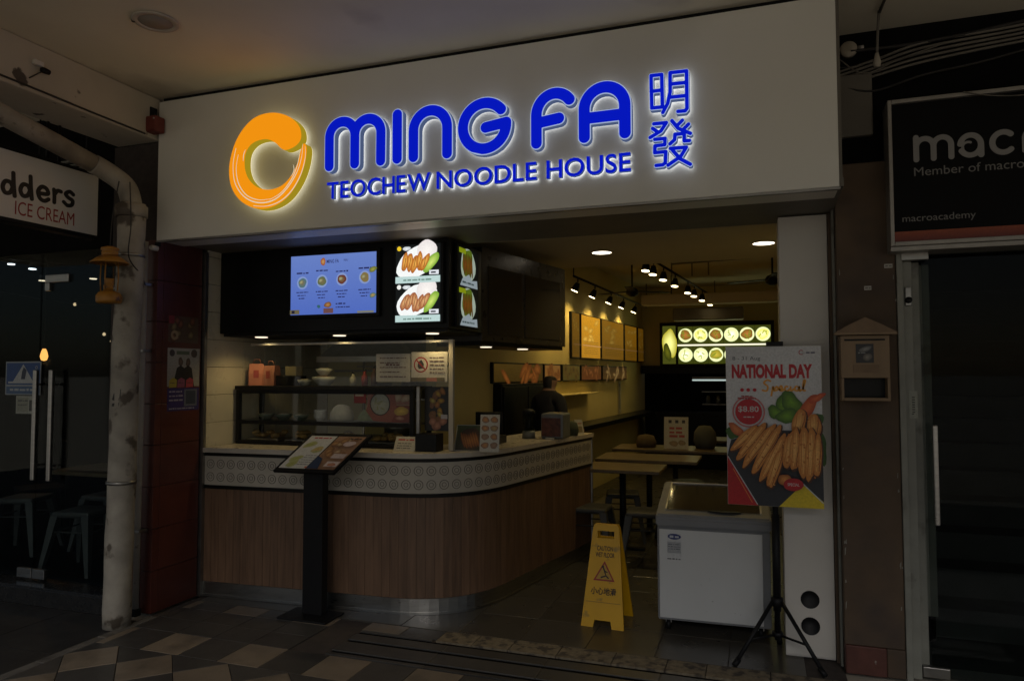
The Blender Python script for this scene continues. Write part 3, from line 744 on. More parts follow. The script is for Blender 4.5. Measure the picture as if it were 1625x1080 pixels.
lathe('body', [(0, 0), (.016, .0), (.018, .012), (.015, .045), (.0, .048)], (-3.868, 2.94, 3.345), M['black'], cc, axis='Y', seg=14)
box('mount', -3.90, -3.872, 2.90, 2.96, 3.365, 3.395, M['white'], cc, bev=.006)
c2 = thing('wall_camera', (-3.9, 3.78, 2.46), 'small white camera under the left end of the fascia', 'camera')
lathe('body', [(0, -.035), (.014, -.035), (.018, -.025), (.018, .02), (0, .025)], (-3.862, 3.77, 2.452), M['white'], c2, axis='Y', seg=14)
box('mount', -3.872, -3.850, 3.78, 3.81, 2.468, 2.495, M['dark'], c2)
def cable(label, pts, r, m, n=6, group=None): return tag(tube('cable', smoothpath(pts, n), r, m, None, 6), label, 'cable', group)
cable('dark cable pair running along the lower edge of the peeling beam', [(-3.894, .6, 3.222), (-3.893, 1.8, 3.226), (-3.892, 2.7, 3.232), (-3.892, 3.3, 3.222), (-3.893, 3.70, 3.218)], .006, M['cableb'])
cable('thin wire drooping from the small camera on the beam', [(-3.87, 2.95, 3.34), (-3.95, 2.80, 3.22), (-4.1, 2.5, 3.16), (-4.3, 1.9, 3.2)], .004, M['cableb'])
cable('thin black wire looping down beside the drain pipe', [(-3.80, 3.50, 2.83), (-3.772, 3.49, 2.55), (-3.785, 3.49, 2.35), (-3.80, 3.6, 2.25), (-3.9, 3.735, 2.20)], .004, M['cableb'])
sp = thing('ceiling_speaker', (-3.05, 2.95, 3.5), 'round flush speaker in the walkway ceiling', 'speaker')
lathe('rim', [(.085, -.001), (.115, -.001), (.118, -.006), (.112, -.012), (.086, -.010)], (-3.05, 2.95, 3.4995), mat('speaker_rim', (.50, .45, .38), .6), sp, seg=40)
lathe('grille', [(0, -.007), (.087, -.007), (.087, -.001), (0, -.001)], (-3.05, 2.95, 3.4985), mat('speaker_grille', (.33, .29, .25), .8, bump=.5, bscale=300), sp, seg=40)
lathe('clip', [(0, 0), (.012, 0), (.009, -.012), (0, -.014)], (-3.15, 2.90, 3.499), M['dark'], sp, seg=10)
lv = thing('air_louvre', (-4.9, 3.5, 3.0), 'pale air louvre behind the hanging ice cream sign', 'louvre')
for k in range(5): box('slat', -4.75, -4.32, 3.52 + k * .05, 3.545 + k * .05, 3.02 - k * .008, 3.03 - k * .008, M['alu'], lv)
for x in (-4.76, -4.32): tube('hanger', [(x, 3.62, 3.01), (x, 3.62, 3.49)], .006, M['dark'], lv, 6)

# ice cream shop: step, frameless glass front, dark room
GY = 3.83
st = thing('shop_step', (-5.6, 3.75, 0), 'black granite step under the ice cream shop glass', 'step')
box('riser', -9, -4.16, 3.718, 3.90, -.01, .108, M['granite'], st, bev=.004)
box('nosing', -9, -4.16, 3.710, 3.90, .109, .125, M['granite'], st, bev=.003)
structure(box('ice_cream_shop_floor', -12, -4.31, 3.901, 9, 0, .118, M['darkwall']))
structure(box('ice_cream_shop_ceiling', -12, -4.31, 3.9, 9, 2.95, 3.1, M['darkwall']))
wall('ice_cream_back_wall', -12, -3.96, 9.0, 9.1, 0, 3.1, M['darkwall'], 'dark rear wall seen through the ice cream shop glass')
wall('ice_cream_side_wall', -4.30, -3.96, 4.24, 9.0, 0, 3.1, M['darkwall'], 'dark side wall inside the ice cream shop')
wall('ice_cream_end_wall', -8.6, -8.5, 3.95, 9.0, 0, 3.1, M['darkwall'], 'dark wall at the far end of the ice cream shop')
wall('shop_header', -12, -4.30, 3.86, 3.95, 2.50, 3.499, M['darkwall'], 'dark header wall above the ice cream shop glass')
gf = thing('glass_front', (-5.5, GY, .125), 'frameless glass doors of the ice cream shop with steel pulls', 'glass door')
for (a, b, nm) in ((-4.981, -4.23, 'door_leaf'), (-5.72, -4.989, 'door_leaf'), (-6.9, -5.73, 'side_pane'), (-8.2, -6.91, 'side_pane')):
    L = box(nm, a, b, GY, GY + .010, .14, 2.49, M['glassdark'], gf)
for x in (-4.945, -4.79):
    h = box('pull_handle', x - .018, x + .018, GY - .062, GY - .036, .845, 1.635, M['steel'], gf, bev=.006)
    for z in (.95, 1.53): tube('standoff', [(x, GY - .04, z), (x, GY - .001, z)], .008, M['steeld'], h, 8)
for (a, b) in ((-5.13, -4.989), (-4.981, -4.86), (-4.29, -4.20)): box('patch_fitting', a, b, GY - .012, GY + .022, .140, .205, M['steel'], gf, bev=.003)
box('patch_fitting', -4.93, -4.70, GY - .012, GY + .022, 2.27, 2.325, M['steel'], gf, bev=.003)
box('patch_fitting', -4.93, -4.885, GY - .013, GY + .021, 2.21, 2.269, M['steel'], gf, bev=.003)
ss = Art(); ss.rect(0, .36, 0, .245, (.30, .33, .36)).rect(.010, .350, .075, .235, (.012, .060, .22)).poly([(.075, .095), (.285, .095), (.18, .225)], (.45, .47, .48)).poly([(.16, .115), (.20, .115), (.215, .18), (.185, .205), (.168, .17)], (.02, .03, .06)).rect(.03, .32, .085, .098, (.45, .47, .48)).rect(.012, .348, .008, .062, (.06, .12, .24)).scribble(.05, .31, .03, .018, (.4, .43, .45), 3).ring(.315, .2, .008, .012, (.4, .4, .4))
s1 = ss.build('door_sticker', (-5.315, GY - .0015, 1.452), (1, 0, 0), (0, 0, 1), M['paper']); tag(s1, 'blue warning sticker with white triangle on the ice cream shop glass', 'sticker')
n1 = Art(); n1.rect(0, .19, 0, .13, (.36, .37, .32)).rect(.01, .125, .012, .118, (.27, .28, .22)).rect(.135, .18, .02, .10, (.05, .05, .045)); n1.scribble(.02, .12, .09, .01, (.08, .08, .08), 2); n1.scribble(.02, .11, .06, .01, (.1, .1, .1), 4)
tag(n1.build('door_notice', (-5.20, GY - .0015, 1.315), (1, 0, 0), (0, 0, 1), M['paper']), 'small pale notice below the blue door sticker', 'notice')
def stool(loc, label, rz=0.0, h=.46, name='metal_stool', grp='grey metal stools in the ice cream shop', tm=None):
    TM = tm or M['tin']
    t = thing(name, loc, label, 'stool', grp, rz)
    box('seat', -.155, .155, -.155, .155, h - .045, h, TM, t, bev=.018, local=True)
    for sx in (-1, 1):
        for sy in (-1, 1):
            bm = bmesh.new()
            a = Vector((sx * .128, sy * .128, h - .03)); b = Vector((sx * .20, sy * .20, 0))
            w0, w1 = .030, .014
            ring = []
            for p, w in ((a, w0), (b, w1)):
                ring.append([bm.verts.new(p + Vector((dx * w, dy * w, 0))) for dx, dy in ((-1, -1), (1, -1), (1, 1), (-1, 1))])
            for k in range(4): bm.faces.new((ring[0][k], ring[0][(k + 1) % 4], ring[1][(k + 1) % 4], ring[1][k]))
            bm.faces.new(ring[0]); bm.faces.new(ring[1]); frombm('leg', bm, TM, t, local=True)
    for q in ((-1, 0), (1, 0), (0, -1), (0, 1)):
        a = (-.15 if q[0] == 0 else q[0] * .15, -.15 if q[1] == 0 else q[1] * .15, h * .68); b = (.15 if q[0] == 0 else q[0] * .15, .15 if q[1] == 0 else q[1] * .15, h * .68)
        tube('brace', [a, b], .006, TM, t, 6, local=True)
    return t
stool((-4.90, 4.17, .118), 'grey metal stool close to the glass, nearest the drain pipe', .18)
stool((-5.90, 4.45, .118), 'grey metal stool behind the glass at the photo edge', .35)
stool((-5.34, 4.78, .118), 'grey metal stool tucked further inside behind the nearest stool', .1)
def table(loc, label, sx, sy, h, m, grp, name='table', rz=0.0):
    t = thing(name, loc, label, 'table', grp, rz)
    box('tabletop', -sx / 2, sx / 2, -sy / 2, sy / 2, h - .03, h, m, t, bev=.004, local=True)
    tube('pedestal', [(0, 0, .02), (0, 0, h - .03)], .03, M['dark'], t, 10, local=True)
    box('foot', -.2, .2, -.03, .03, 0, .025, M['dark'], t, bev=.004, local=True); box('foot', -.03, .03, -.2, .2, .0252, .045, M['dark'], t, bev=.004, local=True)
    return t
table((-5.05, 4.62, .118), 'pale wooden table behind the ice cream shop door pulls', 1.0, .55, .70, M['tabletop'], 'tables in the ice cream shop')
table((-5.0, 5.9, .118), 'pale wooden table deeper inside the ice cream shop', 1.2, .6, .72, M['tabletop'], 'tables in the ice cream shop')
def bottle(loc, label, s=1.0):
    t = thing('drinking_glass', loc, label, 'glass', 'glassware in the ice cream shop')
    lathe('bowl', [(.006 * s, .06 * s), (.03 * s, .12 * s), (.034 * s, .15 * s), (.031 * s, .15 * s), (.005 * s, .07 * s)], (0, 0, 0), M['glass'], t, 14, local=True)
    lathe('foot', [(.028 * s, 0), (.028 * s, .004 * s), (.005 * s, .008 * s), (.004 * s, .062 * s)], (0, 0, 0), M['glass'], t, 14, local=True)
    return t
bottle((-4.75, 4.55, .818), 'stemmed glass on the table behind the ice cream door pulls', 1.3)
bottle((-4.72, 5.75, .838), 'stemmed glass on the deeper ice cream shop table')
pb = thing('pendant_bulb', (-7.4, 5.8, 2.9), 'glowing warm pendant bulb inside the ice cream shop', 'lamp')
PB = (-7.47, 5.8, 1.80)
tube('cord', [(PB[0], PB[1], 2.949), (PB[0], PB[1], 1.93)], .006, M['cableb'], pb, 6)
lathe('bulb', [(.0, -.05), (.028, -.04), (.04, 0), (.03, .05), (.014, .09), (0, .095)], PB, glow('filament_glow', (1.0, .42, .10), 3.2), pb, 16)
lathe('socket', [(.018, 0), (.02, .05), (.012, .06)], (PB[0], PB[1], 1.885), M['dark'], pb, 12)
lamp('bulb_light', 'POINT', (PB[0], PB[1], 1.74), .9, (1.0, .5, .18), pb)
tk = thing('light_rail', (-7.3, 5.9, 2.6), 'black rail of small cool spotlights inside the ice cream shop', 'lamp')
sl = [((-7.95, 5.75, 2.84), 'cool'), ((-7.62, 5.75, 2.77), 'cool'), ((-7.66, 5.9, 2.66), 'warm'), ((-6.72, 5.75, 2.62), 'warm')]
tube('rail', [(-8.4, 5.72, 2.93), (-7.62, 5.72, 2.86), (-6.6, 5.72, 2.70)], .010, M['dark'], tk, 6)
for (p, k) in sl:
    hd = lathe('spot_head', [(.018, .0), (.03, .0), (.03, .05), (.016, .075), (.016, .0)], p, M['dark'], tk, 12)
    lathe('lens', [(0, -.004), (.036, -.004), (.036, .003), (0, .003)], p, glow('spot_' + k, (.85, .93, 1) if k == 'cool' else (1, .82, .6), 9 if k == 'cool' else 2.5), hd, 12)
lamp('spot_light', 'SPOT', (-7.8, 5.75, 2.75), 1.6, (.85, .93, 1), tk, target=(-7.0, 5.2, 0), spot=110)
# flyers on the red column
RX = -3.8795
def flyer(name, art, y0, z0, label):
    return tag(art.build(name, (RX, y0, z0), (0, 1, 0), (0, 0, 1), M['paper']), label, 'poster', 'flyers on the red column')
a = Art(); a.rect(0, .28, 0, .185, (.10, .065, .04)); rg = random.Random(4)
for k in range(9): a.blob(.03 + rg.random() * .22, .03 + rg.random() * .13, .035, .028, rg.random() * 90, rg.choice([(.3, .2, .11), (.26, .1, .05), (.3, .24, .1)]), (.07, .035, .02), seed=k + 1)
a.ring(.055, .05, .014, .034, (.35, .26, .15)).rect(0, .05, .13, .185, (.22, .03, .03))
flyer('flyer', a, 3.92, 1.825, 'brown flyer of round pastries at the top of the red column')
a = Art(); a.rect(0, .30, 0, .27, (.30, .285, .25), (.40, .39, .36)).blob(.12, .175, .022, .03, 0, (.18, .12, .09), (.09, .06, .045)).blob(.19, .17, .022, .03, 0, (.18, .12, .09), (.09, .06, .045)).poly([(.05, .0), (.085, .13), (.12, .15), (.155, .13), (.19, .15), (.225, .13), (.25, 0)], (.015, .014, .014)).disc(.04, .235, .024, (.06, .05, .05)).rect(.08, .2, .225, .25, (.12, .15, .1)).disc(.245, .235, .03, (.09, .07, .06))
flyer('flyer', a, 3.918, 1.515, 'black and white flyer of two people on the red column')
a = Art(); a.rect(0, .295, 0, .16, (.035, .022, .12)).rect(.155, .275, .03, .15, (.12, .13, .17)).rect(.17, .262, .045, .14, (.04, .05, .08)); [a.scribble(.015, .14, .13 - k * .03, .011, (.3, .28, .36), k + 3) for k in range(3)]; a.scribble(.015, .25, .012, .010, (.3, .28, .36), 9)
flyer('flyer', a, 3.922, 1.345, 'purple phone flyer at the bottom of the red column')
for k, (y, c, lb) in enumerate(((3.935, (.42, .33, .05), 'yellow'), (4.01, (.26, .075, .13), 'mauve'), (4.09, (.40, .06, .08), 'pink'))):
    a = Art(); a.poly([(0, 0), (.068, .003), (.07, .055), (.036, .07), (.002, .052)], c); a.scribble(.012, .056, .03, .006, (.08, .05, .05), k + 1)
    flyer('price_tag', a, y, 1.508, lb + ' paper tag stuck over the flyers on the red column').location.x = .0012

# ================================================================== RIGHT: BROWN PIER, STAIR DOOR, BLACK SIGN
pr = thing('brown_pier', (.54, 4.3, 0), 'flaking brown painted pier between the white post and the stair door', 'pier')
box('board', .40, .690, 4.30, 4.60, .15, 2.75, M['brown'], pr, bev=.005)
box('foot_block', .402, .60, 4.292, 4.60, 0, .149, M['brownred'], pr, bev=.005); box('foot_block', .601, .69, 4.296, 4.60, 0, .149, M['brown'], pr, bev=.005)
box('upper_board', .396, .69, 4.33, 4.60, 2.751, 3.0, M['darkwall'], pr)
for x, z, w in ((.535, 2.05, .035), (.635, 2.165, .04)):
    a = Art(); a.rect(0, w, 0, .022, (.42, .40, .36)).scribble(.005, w - .004, .007, .008, (.15, .14, .13)); a.build('number_sticker', (x, 4.2985, z), (1, 0, 0), (0, 0, 1), M['paper'], pr)
rgc = random.Random(5)
for k in range(16):     # chips of pale undercoat along both edges
    x = rgc.choice([.405 + rgc.random() * .012, .672 + rgc.random() * .014]); z = rgc.uniform(.2, 2.5); h = rgc.uniform(.01, .05)
    mesh('paint_chip', [(x, 4.2992, z), (x + rgc.uniform(.003, .009), 4.2992, z + h * .2), (x + rgc.uniform(.003, .008), 4.2992, z + h), (x + .001, 4.2992, z + h * .8)], [(0, 1, 2, 3)], M['alu'], pr)
mb = thing('mailbox', (.52, 4.25, 1.46), 'wooden house-shaped letter box on the brown pier', 'mailbox')
box('body', .402, .636, 4.20, 4.299, 1.575, 1.80, M['mailwood'], mb, bev=.003)
box('lower_tray', .402, .415, 4.20, 4.299, 1.455, 1.574, M['mailwood'], mb); box('lower_tray', .623, .636, 4.20, 4.299, 1.455, 1.574, M['mailwood'], mb)
box('tray_bottom', .416, .622, 4.20, 4.299, 1.455, 1.470, M['mailwood'], mb); box('tray_back', .416, .622, 4.285, 4.2985, 1.471, 1.574, M['satin'], mb)
bm = bmesh.new(); pf = [(.375, 1.806), (.665, 1.806), (.665, 1.818), (.60, 1.855), (.52, 1.895), (.44, 1.855), (.375, 1.818)]
f0 = [bm.verts.new((x, 4.175, z)) for x, z in pf]; f1 = [bm.verts.new((x, 4.2985, z)) for x, z in pf]
bm.faces.new(f0); bm.faces.new(f1)
for i in range(len(pf)): bm.faces.new((f0[i], f0[(i + 1) % 7], f1[(i + 1) % 7], f1[i]))
rf = frombm('roof', bm, M['mailroof'], mb)
box('roof_edge', .37, .67, 4.168, 4.174, 1.803, 1.814, M['mailwood'], rf)
box('slot', .42, .615, 4.1975, 4.1995, 1.772, 1.781, M['dark'], mb)
a = Art(); a.rect(0, .085, 0, .10, (.02, .02, .022)).blob(.045, .072, .03, .014, 20, (.3, .3, .28), (.10, .10, .10)).blob(.055, .03, .022, .02, 0, (.28, .26, .22), (.08, .07, .06)).scribble(.01, .05, .05, .006, (.25, .25, .25))
a.build('picture', (.475, 4.1985, 1.655), (1, 0, 0), (0, 0, 1), M['paper'], mb); box('name_plate', .463, .585, 4.1965, 4.1995, 1.605, 1.645, M['mailroof'], mb)

dr = thing('stair_door', (1.4, 4.35, 0), 'dark glass stair door with chipped pale frame and steel pull', 'door')
box('frame_post', .692, .722, 4.29, 4.46, .0, 2.268, M['alu'], dr, bev=.003)
box('frame_post', .7225, .770, 4.33, 4.46, .0, 2.20, M['alu'], dr, bev=.003)
box('frame_post', .775, .815, 4.38, 4.46, .0, 2.20, M['alu'], dr, bev=.003)
box('frame_post', .83, .885, 4.50, 4.56, .28, 2.20, M['alu'], dr, bev=.003)
box('head_rail', .692, 4.0, 4.28, 4.46, 2.240, 2.268, M['alu'], dr, bev=.002) if False else None
box('patch_fitting', .715, .845, 4.285, 4.329, 2.200, 2.245, M['steeld'], dr, bev=.003)
box('lock_plate', .735, .765, 4.318, 4.3295, 1.96, 2.06, M['steeld'], dr, bev=.004); lathe('lock_knob', [(0, -.02), (.016, -.02), (.018, 0), (0, 0)], (.75, 4.318, 1.99), M['dark'], dr, axis='Y', seg=14)
box('patch_fitting', .775, .90, 4.335, 4.379, .012, .065, M['steeld'], dr, bev=.003)
box('door_leaf', .822, 2.4, 4.352, 4.362, .015, 2.235, M['glassdark'], dr)
h = box('pull_handle', .838, .862, 4.27, 4.296, .81, 1.33, M['steel'], dr, bev=.006)
for z in (.9, 1.24): tube('standoff', [(.85, 4.29, z), (.85, 4.351, z)], .008, M['steeld'], h, 8)
a = Art(); a.rect(0, .04, 0, .145, (.30, .31, .26)); a.text('PULL', .01, .03, .02, .125, (.05, .05, .05)) if False else a.scribble(.012, .028, .02, .006, (.06, .06, .05)); [a.rect(.014, .027, .03 + k * .013, .037 + k * .013, (.07, .07, .06)) for k in range(7)]
a.build('door_notice', (.742, 4.3285, 1.36), (1, 0, 0), (0, 0, 1), M['paper'], dr)
sw = thing('staircase', (1.9, 5.4, 0), 'dim flight of stairs behind the dark glass door', 'staircase')
box('landing', .80, 4, 4.40, 5.0, .0, .05, M['stair'], sw)
for k in range(14):
    box('step', .95, 4, 4.9 + k * .27, 5.2 + k * .27, .05 + k * .17, .05 + (k + 1) * .17, M['stair'], sw)
    box('nosing', .95, 4, 4.885 + k * .27, 4.90 + k * .27, .05 + (k + 1) * .17 - .03, .05 + (k + 1) * .17 + .002, mat('stair_nosing', (.05, .052, .053), .5), sw)
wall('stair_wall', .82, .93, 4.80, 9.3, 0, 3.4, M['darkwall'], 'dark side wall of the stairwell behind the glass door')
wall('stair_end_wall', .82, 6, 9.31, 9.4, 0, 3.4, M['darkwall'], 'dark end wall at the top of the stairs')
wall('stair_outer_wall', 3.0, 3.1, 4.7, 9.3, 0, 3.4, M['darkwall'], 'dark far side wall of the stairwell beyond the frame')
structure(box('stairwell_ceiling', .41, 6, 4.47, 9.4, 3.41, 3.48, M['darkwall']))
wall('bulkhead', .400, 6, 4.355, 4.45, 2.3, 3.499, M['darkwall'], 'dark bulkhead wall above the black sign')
wall('shop_end_pier', 2.4, 6, 4.30, 4.6, 0, 2.9, M['brown'], 'brown wall beyond the stair door outside the frame')
ms = thing('black_sign', (1.6, 4.2, 2.3), 'black sign with pale lower-case letters and orange strip above the stair door', 'sign')
MY = 4.20
box('panel', .672, 2.9, MY, 4.34, 2.285, 3.015, mat('sign_black', (.005, .005, .005), .7, spec=.15), ms)
for (x0, x1, z0, z1) in ((.652, .671, 2.262, 3.037), (2.901, 2.92, 2.262, 3.037), (.6715, 2.9005, 3.016, 3.037), (.6715, 2.9005, 2.262, 2.2845)):
    box('frame_bar', x0, x1, MY - .022, 4.345, z0, z1, M['signframe'], ms, bev=.003)
box('sill_bar', .652, 2.92, MY - .012, 4.40, 2.236, 2.261, M['signframe'], ms, bev=.003)
a = Art(); o_ = (.33, .06, .012); a.rect(0, 2.22, 0, .052, (.14, .012, .006), (.30, .055, .012))
a.build('orange_strip', (.673, MY - .0015, 2.287), (1, 0, 0), (0, 0, 1), M['paper'], ms)
grey = (.28, .275, .27); g2 = mat('sign_grey_ink', grey, .5); g3 = mat('sign_grey_dim', (.20, .195, .19), .5)
mfr = lambda u, v, d: Vector((u, MY - d, v))
def mlet(st):
    st = [([(.77 + (u - .77) * .93, v) for u, v in s], r) for s, r in st]
    solid2d('lettering', trace(st, .003), .004, .0003, mfr, g2, ms, False)
z0 = 2.712; xh = .105; r = .0135
mlet([([(.785, z0), (.785, z0 + xh + .012)], r), (arc(.828, z0 + xh - .040, .043, .043, 180, 0) + [(.871, z0)], r), (arc(.914, z0 + xh - .040, .043, .043, 180, 0) + [(.957, z0)], r)])
mlet([(arc(1.050, z0 + .052, .050, .052, -150, 170, 30), r), ([(1.100, z0 + .055), (1.100, z0 - .002)], r), (arc(1.038, z0 + .045, .026, .024, 60, 200, 10), .006)])
mlet([(arc(1.205, z0 + .052, .052, .052, 48, 312, 26), r)])
mlet([([(1.305, z0), (1.305, z0 + .06)] + arc(1.345, z0 + .06, .040, .045, 180, 60, 10), r)])
mlet([(arc(1.455, z0 + .052, .052, .052, 0, 360, 30), r)])
def mtext(t, x0, x1, za, zb, m=g2):
    vs, fs, b = textmesh(t); mesh('lettering', [mfr(x0 + (u - b[0]) / (b[1] - b[0]) * (x1 - x0), za + (v - b[2]) / (b[3] - b[2]) * (zb - za), .001) for u, v in vs], fs, m, ms)
mtext('Member of macroacademy', .772, 1.50, 2.612, 2.672, g3)
mtext('macroacademy', .712, 1.045, 2.378, 2.425, g3)
# cables and fittings under the ceiling on this side
jb = thing('junction_box', (.47, 4.3, 3.4), 'round pale junction box on the wall above the brown pier', 'junction box')
lathe('cover', [(0, -.03), (.04, -.03), (.045, -.022), (.046, 0), (0, 0)], (.49, 4.354, 3.405), mat('junction_cream', (.42, .37, .29), .6), jb, axis='Y', seg=24)
lathe('hub', [(.014, 0), (.014, .03), (.0, .03)], (.537, 4.34, 3.405), M['conduit'], jb, axis='X', seg=10)
for k in range(5):
    z = 3.215 + k * .022
    cable('grey service cable %s in the bundle above the black sign' % ('lowest', 'second lowest', 'middle', 'second highest', 'highest')[k], [(.40, 4.33, z - .03), (.62, 4.33, z + .02), (.85, 4.335, z + .065 + .004 * k), (1.2, 4.335, z + .10), (1.6, 4.335, z + .12), (2.6, 4.335, z + .13)], .0075, M['cable'], 5)
cable('dark cable along the ceiling edge above the bundle', [(.50, 4.33, 3.39), (.75, 4.335, 3.385), (1.05, 4.335, 3.40), (1.5, 4.335, 3.44), (2.6, 4.335, 3.46)], .009, M['cableb'], 5)
cable('sagging wire across the face of the black sign', [(1.0, 4.17, 3.035), (1.12, 4.17, 3.0), (1.3, 4.17, 2.985), (1.5, 4.17, 3.03)], .003, M['cable'], 6)
cable('dark wire looping below the round junction box', [(.45, 4.34, 3.40), (.41, 4.32, 3.34), (.44, 4.32, 3.30), (.60, 4.33, 3.31)], .004, M['cableb'], 6)
tag(box('pale_trunking', .42, .60, 4.30, 4.354, 2.90, 3.25, M['soffit'], None, bev=.01), 'dull square trunking between fascia end and black sign', 'trunking')
bs = thing('motion_sensor', (.6, 4.0, 3.3), 'pale bulb-shaped fitting hanging from a conduit by the fascia end', 'sensor')
tube('stem', [(.615, 4.12, 3.499), (.605, 4.12, 3.36), (.60, 4.12, 3.25)], .007, M['cable'], bs, 8)
lathe('bulb', [(0, -.045), (.016, -.042), (.020, -.02), (.012, .012), (.009, .03), (0, .03)], (.60, 4.12, 3.245), mat('sensor_cream', (.45, .41, .34), .5), bs, 14)
tube('conduit', [(.66, 3.2, 3.494), (.63, 3.8, 3.493), (.617, 4.12, 3.490)], .008, M['cable'], bs, 8)

# ================================================================== COUNTER
def bez(a, b, c, n):
    return [a * (1 - t) ** 2 + b * 2 * t * (1 - t) + c * t * t for t in [k / n for k in range(n + 1)]]
F0 = Vector((-3.855, 4.268)); FD = Vector((1, .06)).normalized(); SD = Vector((.20, 1)).normalized()
CE = Vector((-1.462, 6.38))                     # far end of the side run
_t = ((CE - F0).x * SD.y - (CE - F0).y * SD.x) / (FD.x * SD.y - FD.y * SD.x)
CC = F0 + FD * _t                               # sharp corner that the arc rounds off
path = [F0] + bez(CC - FD * .52, CC - FD * .02 - SD * .0, CC + SD * .52, 22) + [CE]
S = [0.0]
for a, b in zip(path, path[1:]): S.append(S[-1] + (b - a).length)
LEN = S[-1]
def at(s, off=0.0):
    s = min(max(s, 0), LEN)
    for i in range(len(path) - 1):
        if s <= S[i + 1] + 1e-9:
            d = (path[i + 1] - path[i]).normalized(); p = path[i] + d * (s - S[i])
            # smooth normals across the arc
            if 0 < i < len(path) - 2:
                t = (s - S[i]) / max(1e-9, S[i + 1] - S[i]); d0 = (path[i + 1] - path[i - 1]).normalized(); d1 = (path[min(i + 2, len(path) - 1)] - path[i]).normalized(); d = (d0 * (1 - t) + d1 * t).normalized()
            n = Vector((d.y, -d.x)); q = p + n * off
            return q, d, n
def strip(name, s0, s1, o0, o1, z0, z1, m, parent, n=None, smooth=False):
    """A band that follows the counter front: from depth o0 to o1, height z0 to z1."""
    n = n or max(1, int((s1 - s0) / .05)); bm = bmesh.new(); R = []
    for k in range(n + 1):
        s = s0 + (s1 - s0) * k / n; a, _, _ = at(s, o0); b, _, _ = at(s, o1)
        R.append([bm.verts.new((a.x, a.y, z0)), bm.verts.new((b.x, b.y, z0)), bm.verts.new((b.x, b.y, z1)), bm.verts.new((a.x, a.y, z1))])
    for A, B in zip(R, R[1:]):
        for k in range(4): bm.faces.new((A[k], A[(k + 1) % 4], B[(k + 1) % 4], B[k]))
    bm.faces.new(R[0]); bm.faces.new(R[-1]); return frombm(name, bm, m, parent)
ct = thing('service_counter', (-2.6, 4.6, 0), 'curved takeaway counter with dark wood planks below a cream ringed band', 'counter')
core = [(at(LEN * k / 40, -.03)[0]) for k in range(41)]
inn = [Vector((CE.x - .5, CE.y + .08)), Vector((-2.28, 4.98)), Vector((-3.855, 4.80))]
bm = bmesh.new(); prism(bm, [(p.x, p.y) for p in core] + [(p.x, p.y) for p in inn], .002, 1.033); frombm('carcass', bm, M['satin'], ct)
strip('plinth', 0, LEN, -.029, .004, .002, .105, M['steel'], ct, 60); strip('plinth_lip', 0, LEN, .0045, .012, .002, .018, M['steel'], ct, 60)
w = .0615; s = 0.0
while s < LEN - .01:
    e = min(s + w, LEN); strip('plank', s + .0008, e - .0008, -.028, random.uniform(-.0008, .0010), .106, .772, M['wood'], ct, 1); s = e
strip('black_strip', 0, LEN, -.028, .010, .773, .798, M['satin'], ct, 60)
strip('band', 0, LEN, -.028, .004, .799, 1.008, M['band'], ct, 60)
strip('black_strip', 0, LEN, -.028, .012, 1.009, 1.034, M['satin'], ct, 60)
tp = [at(LEN * k / 44, .03)[0] for k in range(45)]
bm = bmesh.new(); prism(bm, [(p.x, p.y) for p in tp] + [(CE.x - .50, CE.y + .10), (-2.26, 5.0), (-3.855, 4.82)], 1.035, 1.068); frombm('top_slab', bm, M['top'], ct)
q0, d0, n0 = at(LEN, 0); box('end_post', q0.x - .05, q0.x + .012, q0.y + .002, q0.y + .03, 0, 1.033, M['steeld'], ct)
bm = bmesh.new()
for r0, r1 in ((.0285, .0325), (.0125, .0158)):
    V = []
    for k in range(18):
        a = 2 * PI * k / 18
        V.append([bm.verts.new((r * math.cos(a), dd, r * math.sin(a))) for r, dd in ((r0, 0), (r0 + .0008, -.002), (r1 - .0008, -.002), (r1, 0))])
    for k in range(18):
        A, B = V[k], V[(k + 1) % 18]
        for j in range(3): bm.faces.new((A[j], A[j + 1], B[j + 1], B[j]))
ringme = None; s = .05
while s < LEN - .05:
    for z in (.857, .950):
        if ringme is None: o = frombm('ring', bm, M['bandlow'], ct); ringme = o.data
        else: o = link(bpy.data.objects.new('ring', ringme), ct)
        q, d, n = at(s, .0045)
        o.matrix_basis = Matrix(((d.x, -n.x, 0, q.x), (d.y, -n.y, 0, q.y), (0, 0, 1, z), (0, 0, 0, 1)))
    s += .0855

# ================================================================== DISPLAY CASE AND THINGS ON THE COUNTER
dc = thing('display_case', (-3.1, 4.7, 1.07), 'black framed glass food case on the takeaway counter', 'display case')
X0, X1, Y0, Y1, Z0, Z1 = -3.835, -2.315, 4.56, 4.86, 1.069, 1.512
for x in (X0, X1 - .03):
    for y in (Y0, Y1 - .03): box('frame_post', x, x + .03, y, y + .03, Z0 + .026, Z1 - .03, M['dark'], dc)
box('base_plate', X0, X1, Y0, Y1, Z0, Z0 + .025, M['dark'], dc, bev=.003); box('top_plate', X0 - .01, X1 + .005, Y0 - .005, Y1, Z1 - .029, Z1, M['dark'], dc, bev=.003)
box('shelf', X0 + .032, X1 - .032, Y0 + .015, Y1 - .01, 1.232, 1.244, M['steeld'], dc)
box('shelf_edge', X0 + .031, X1 - .031, Y0 + .004, Y0 + .014, 1.222, 1.25, M['dark'], dc)
box('front_pane', X0 + .031, X1 - .031, Y0 + .0155, Y0 + .0195, 1.2505, Z1 - .03, M['glass'], dc); box('front_pane', X0 + .031, X1 - .031, Y0 + .0155, Y0 + .0195, Z0 + .026, 1.2215, M['glass'], dc)
box('top_lip', X0 + .031, X1 - .031, Y0 + .0005, Y0 + .0135, 1.455, 1.4825, M['dark'], dc)
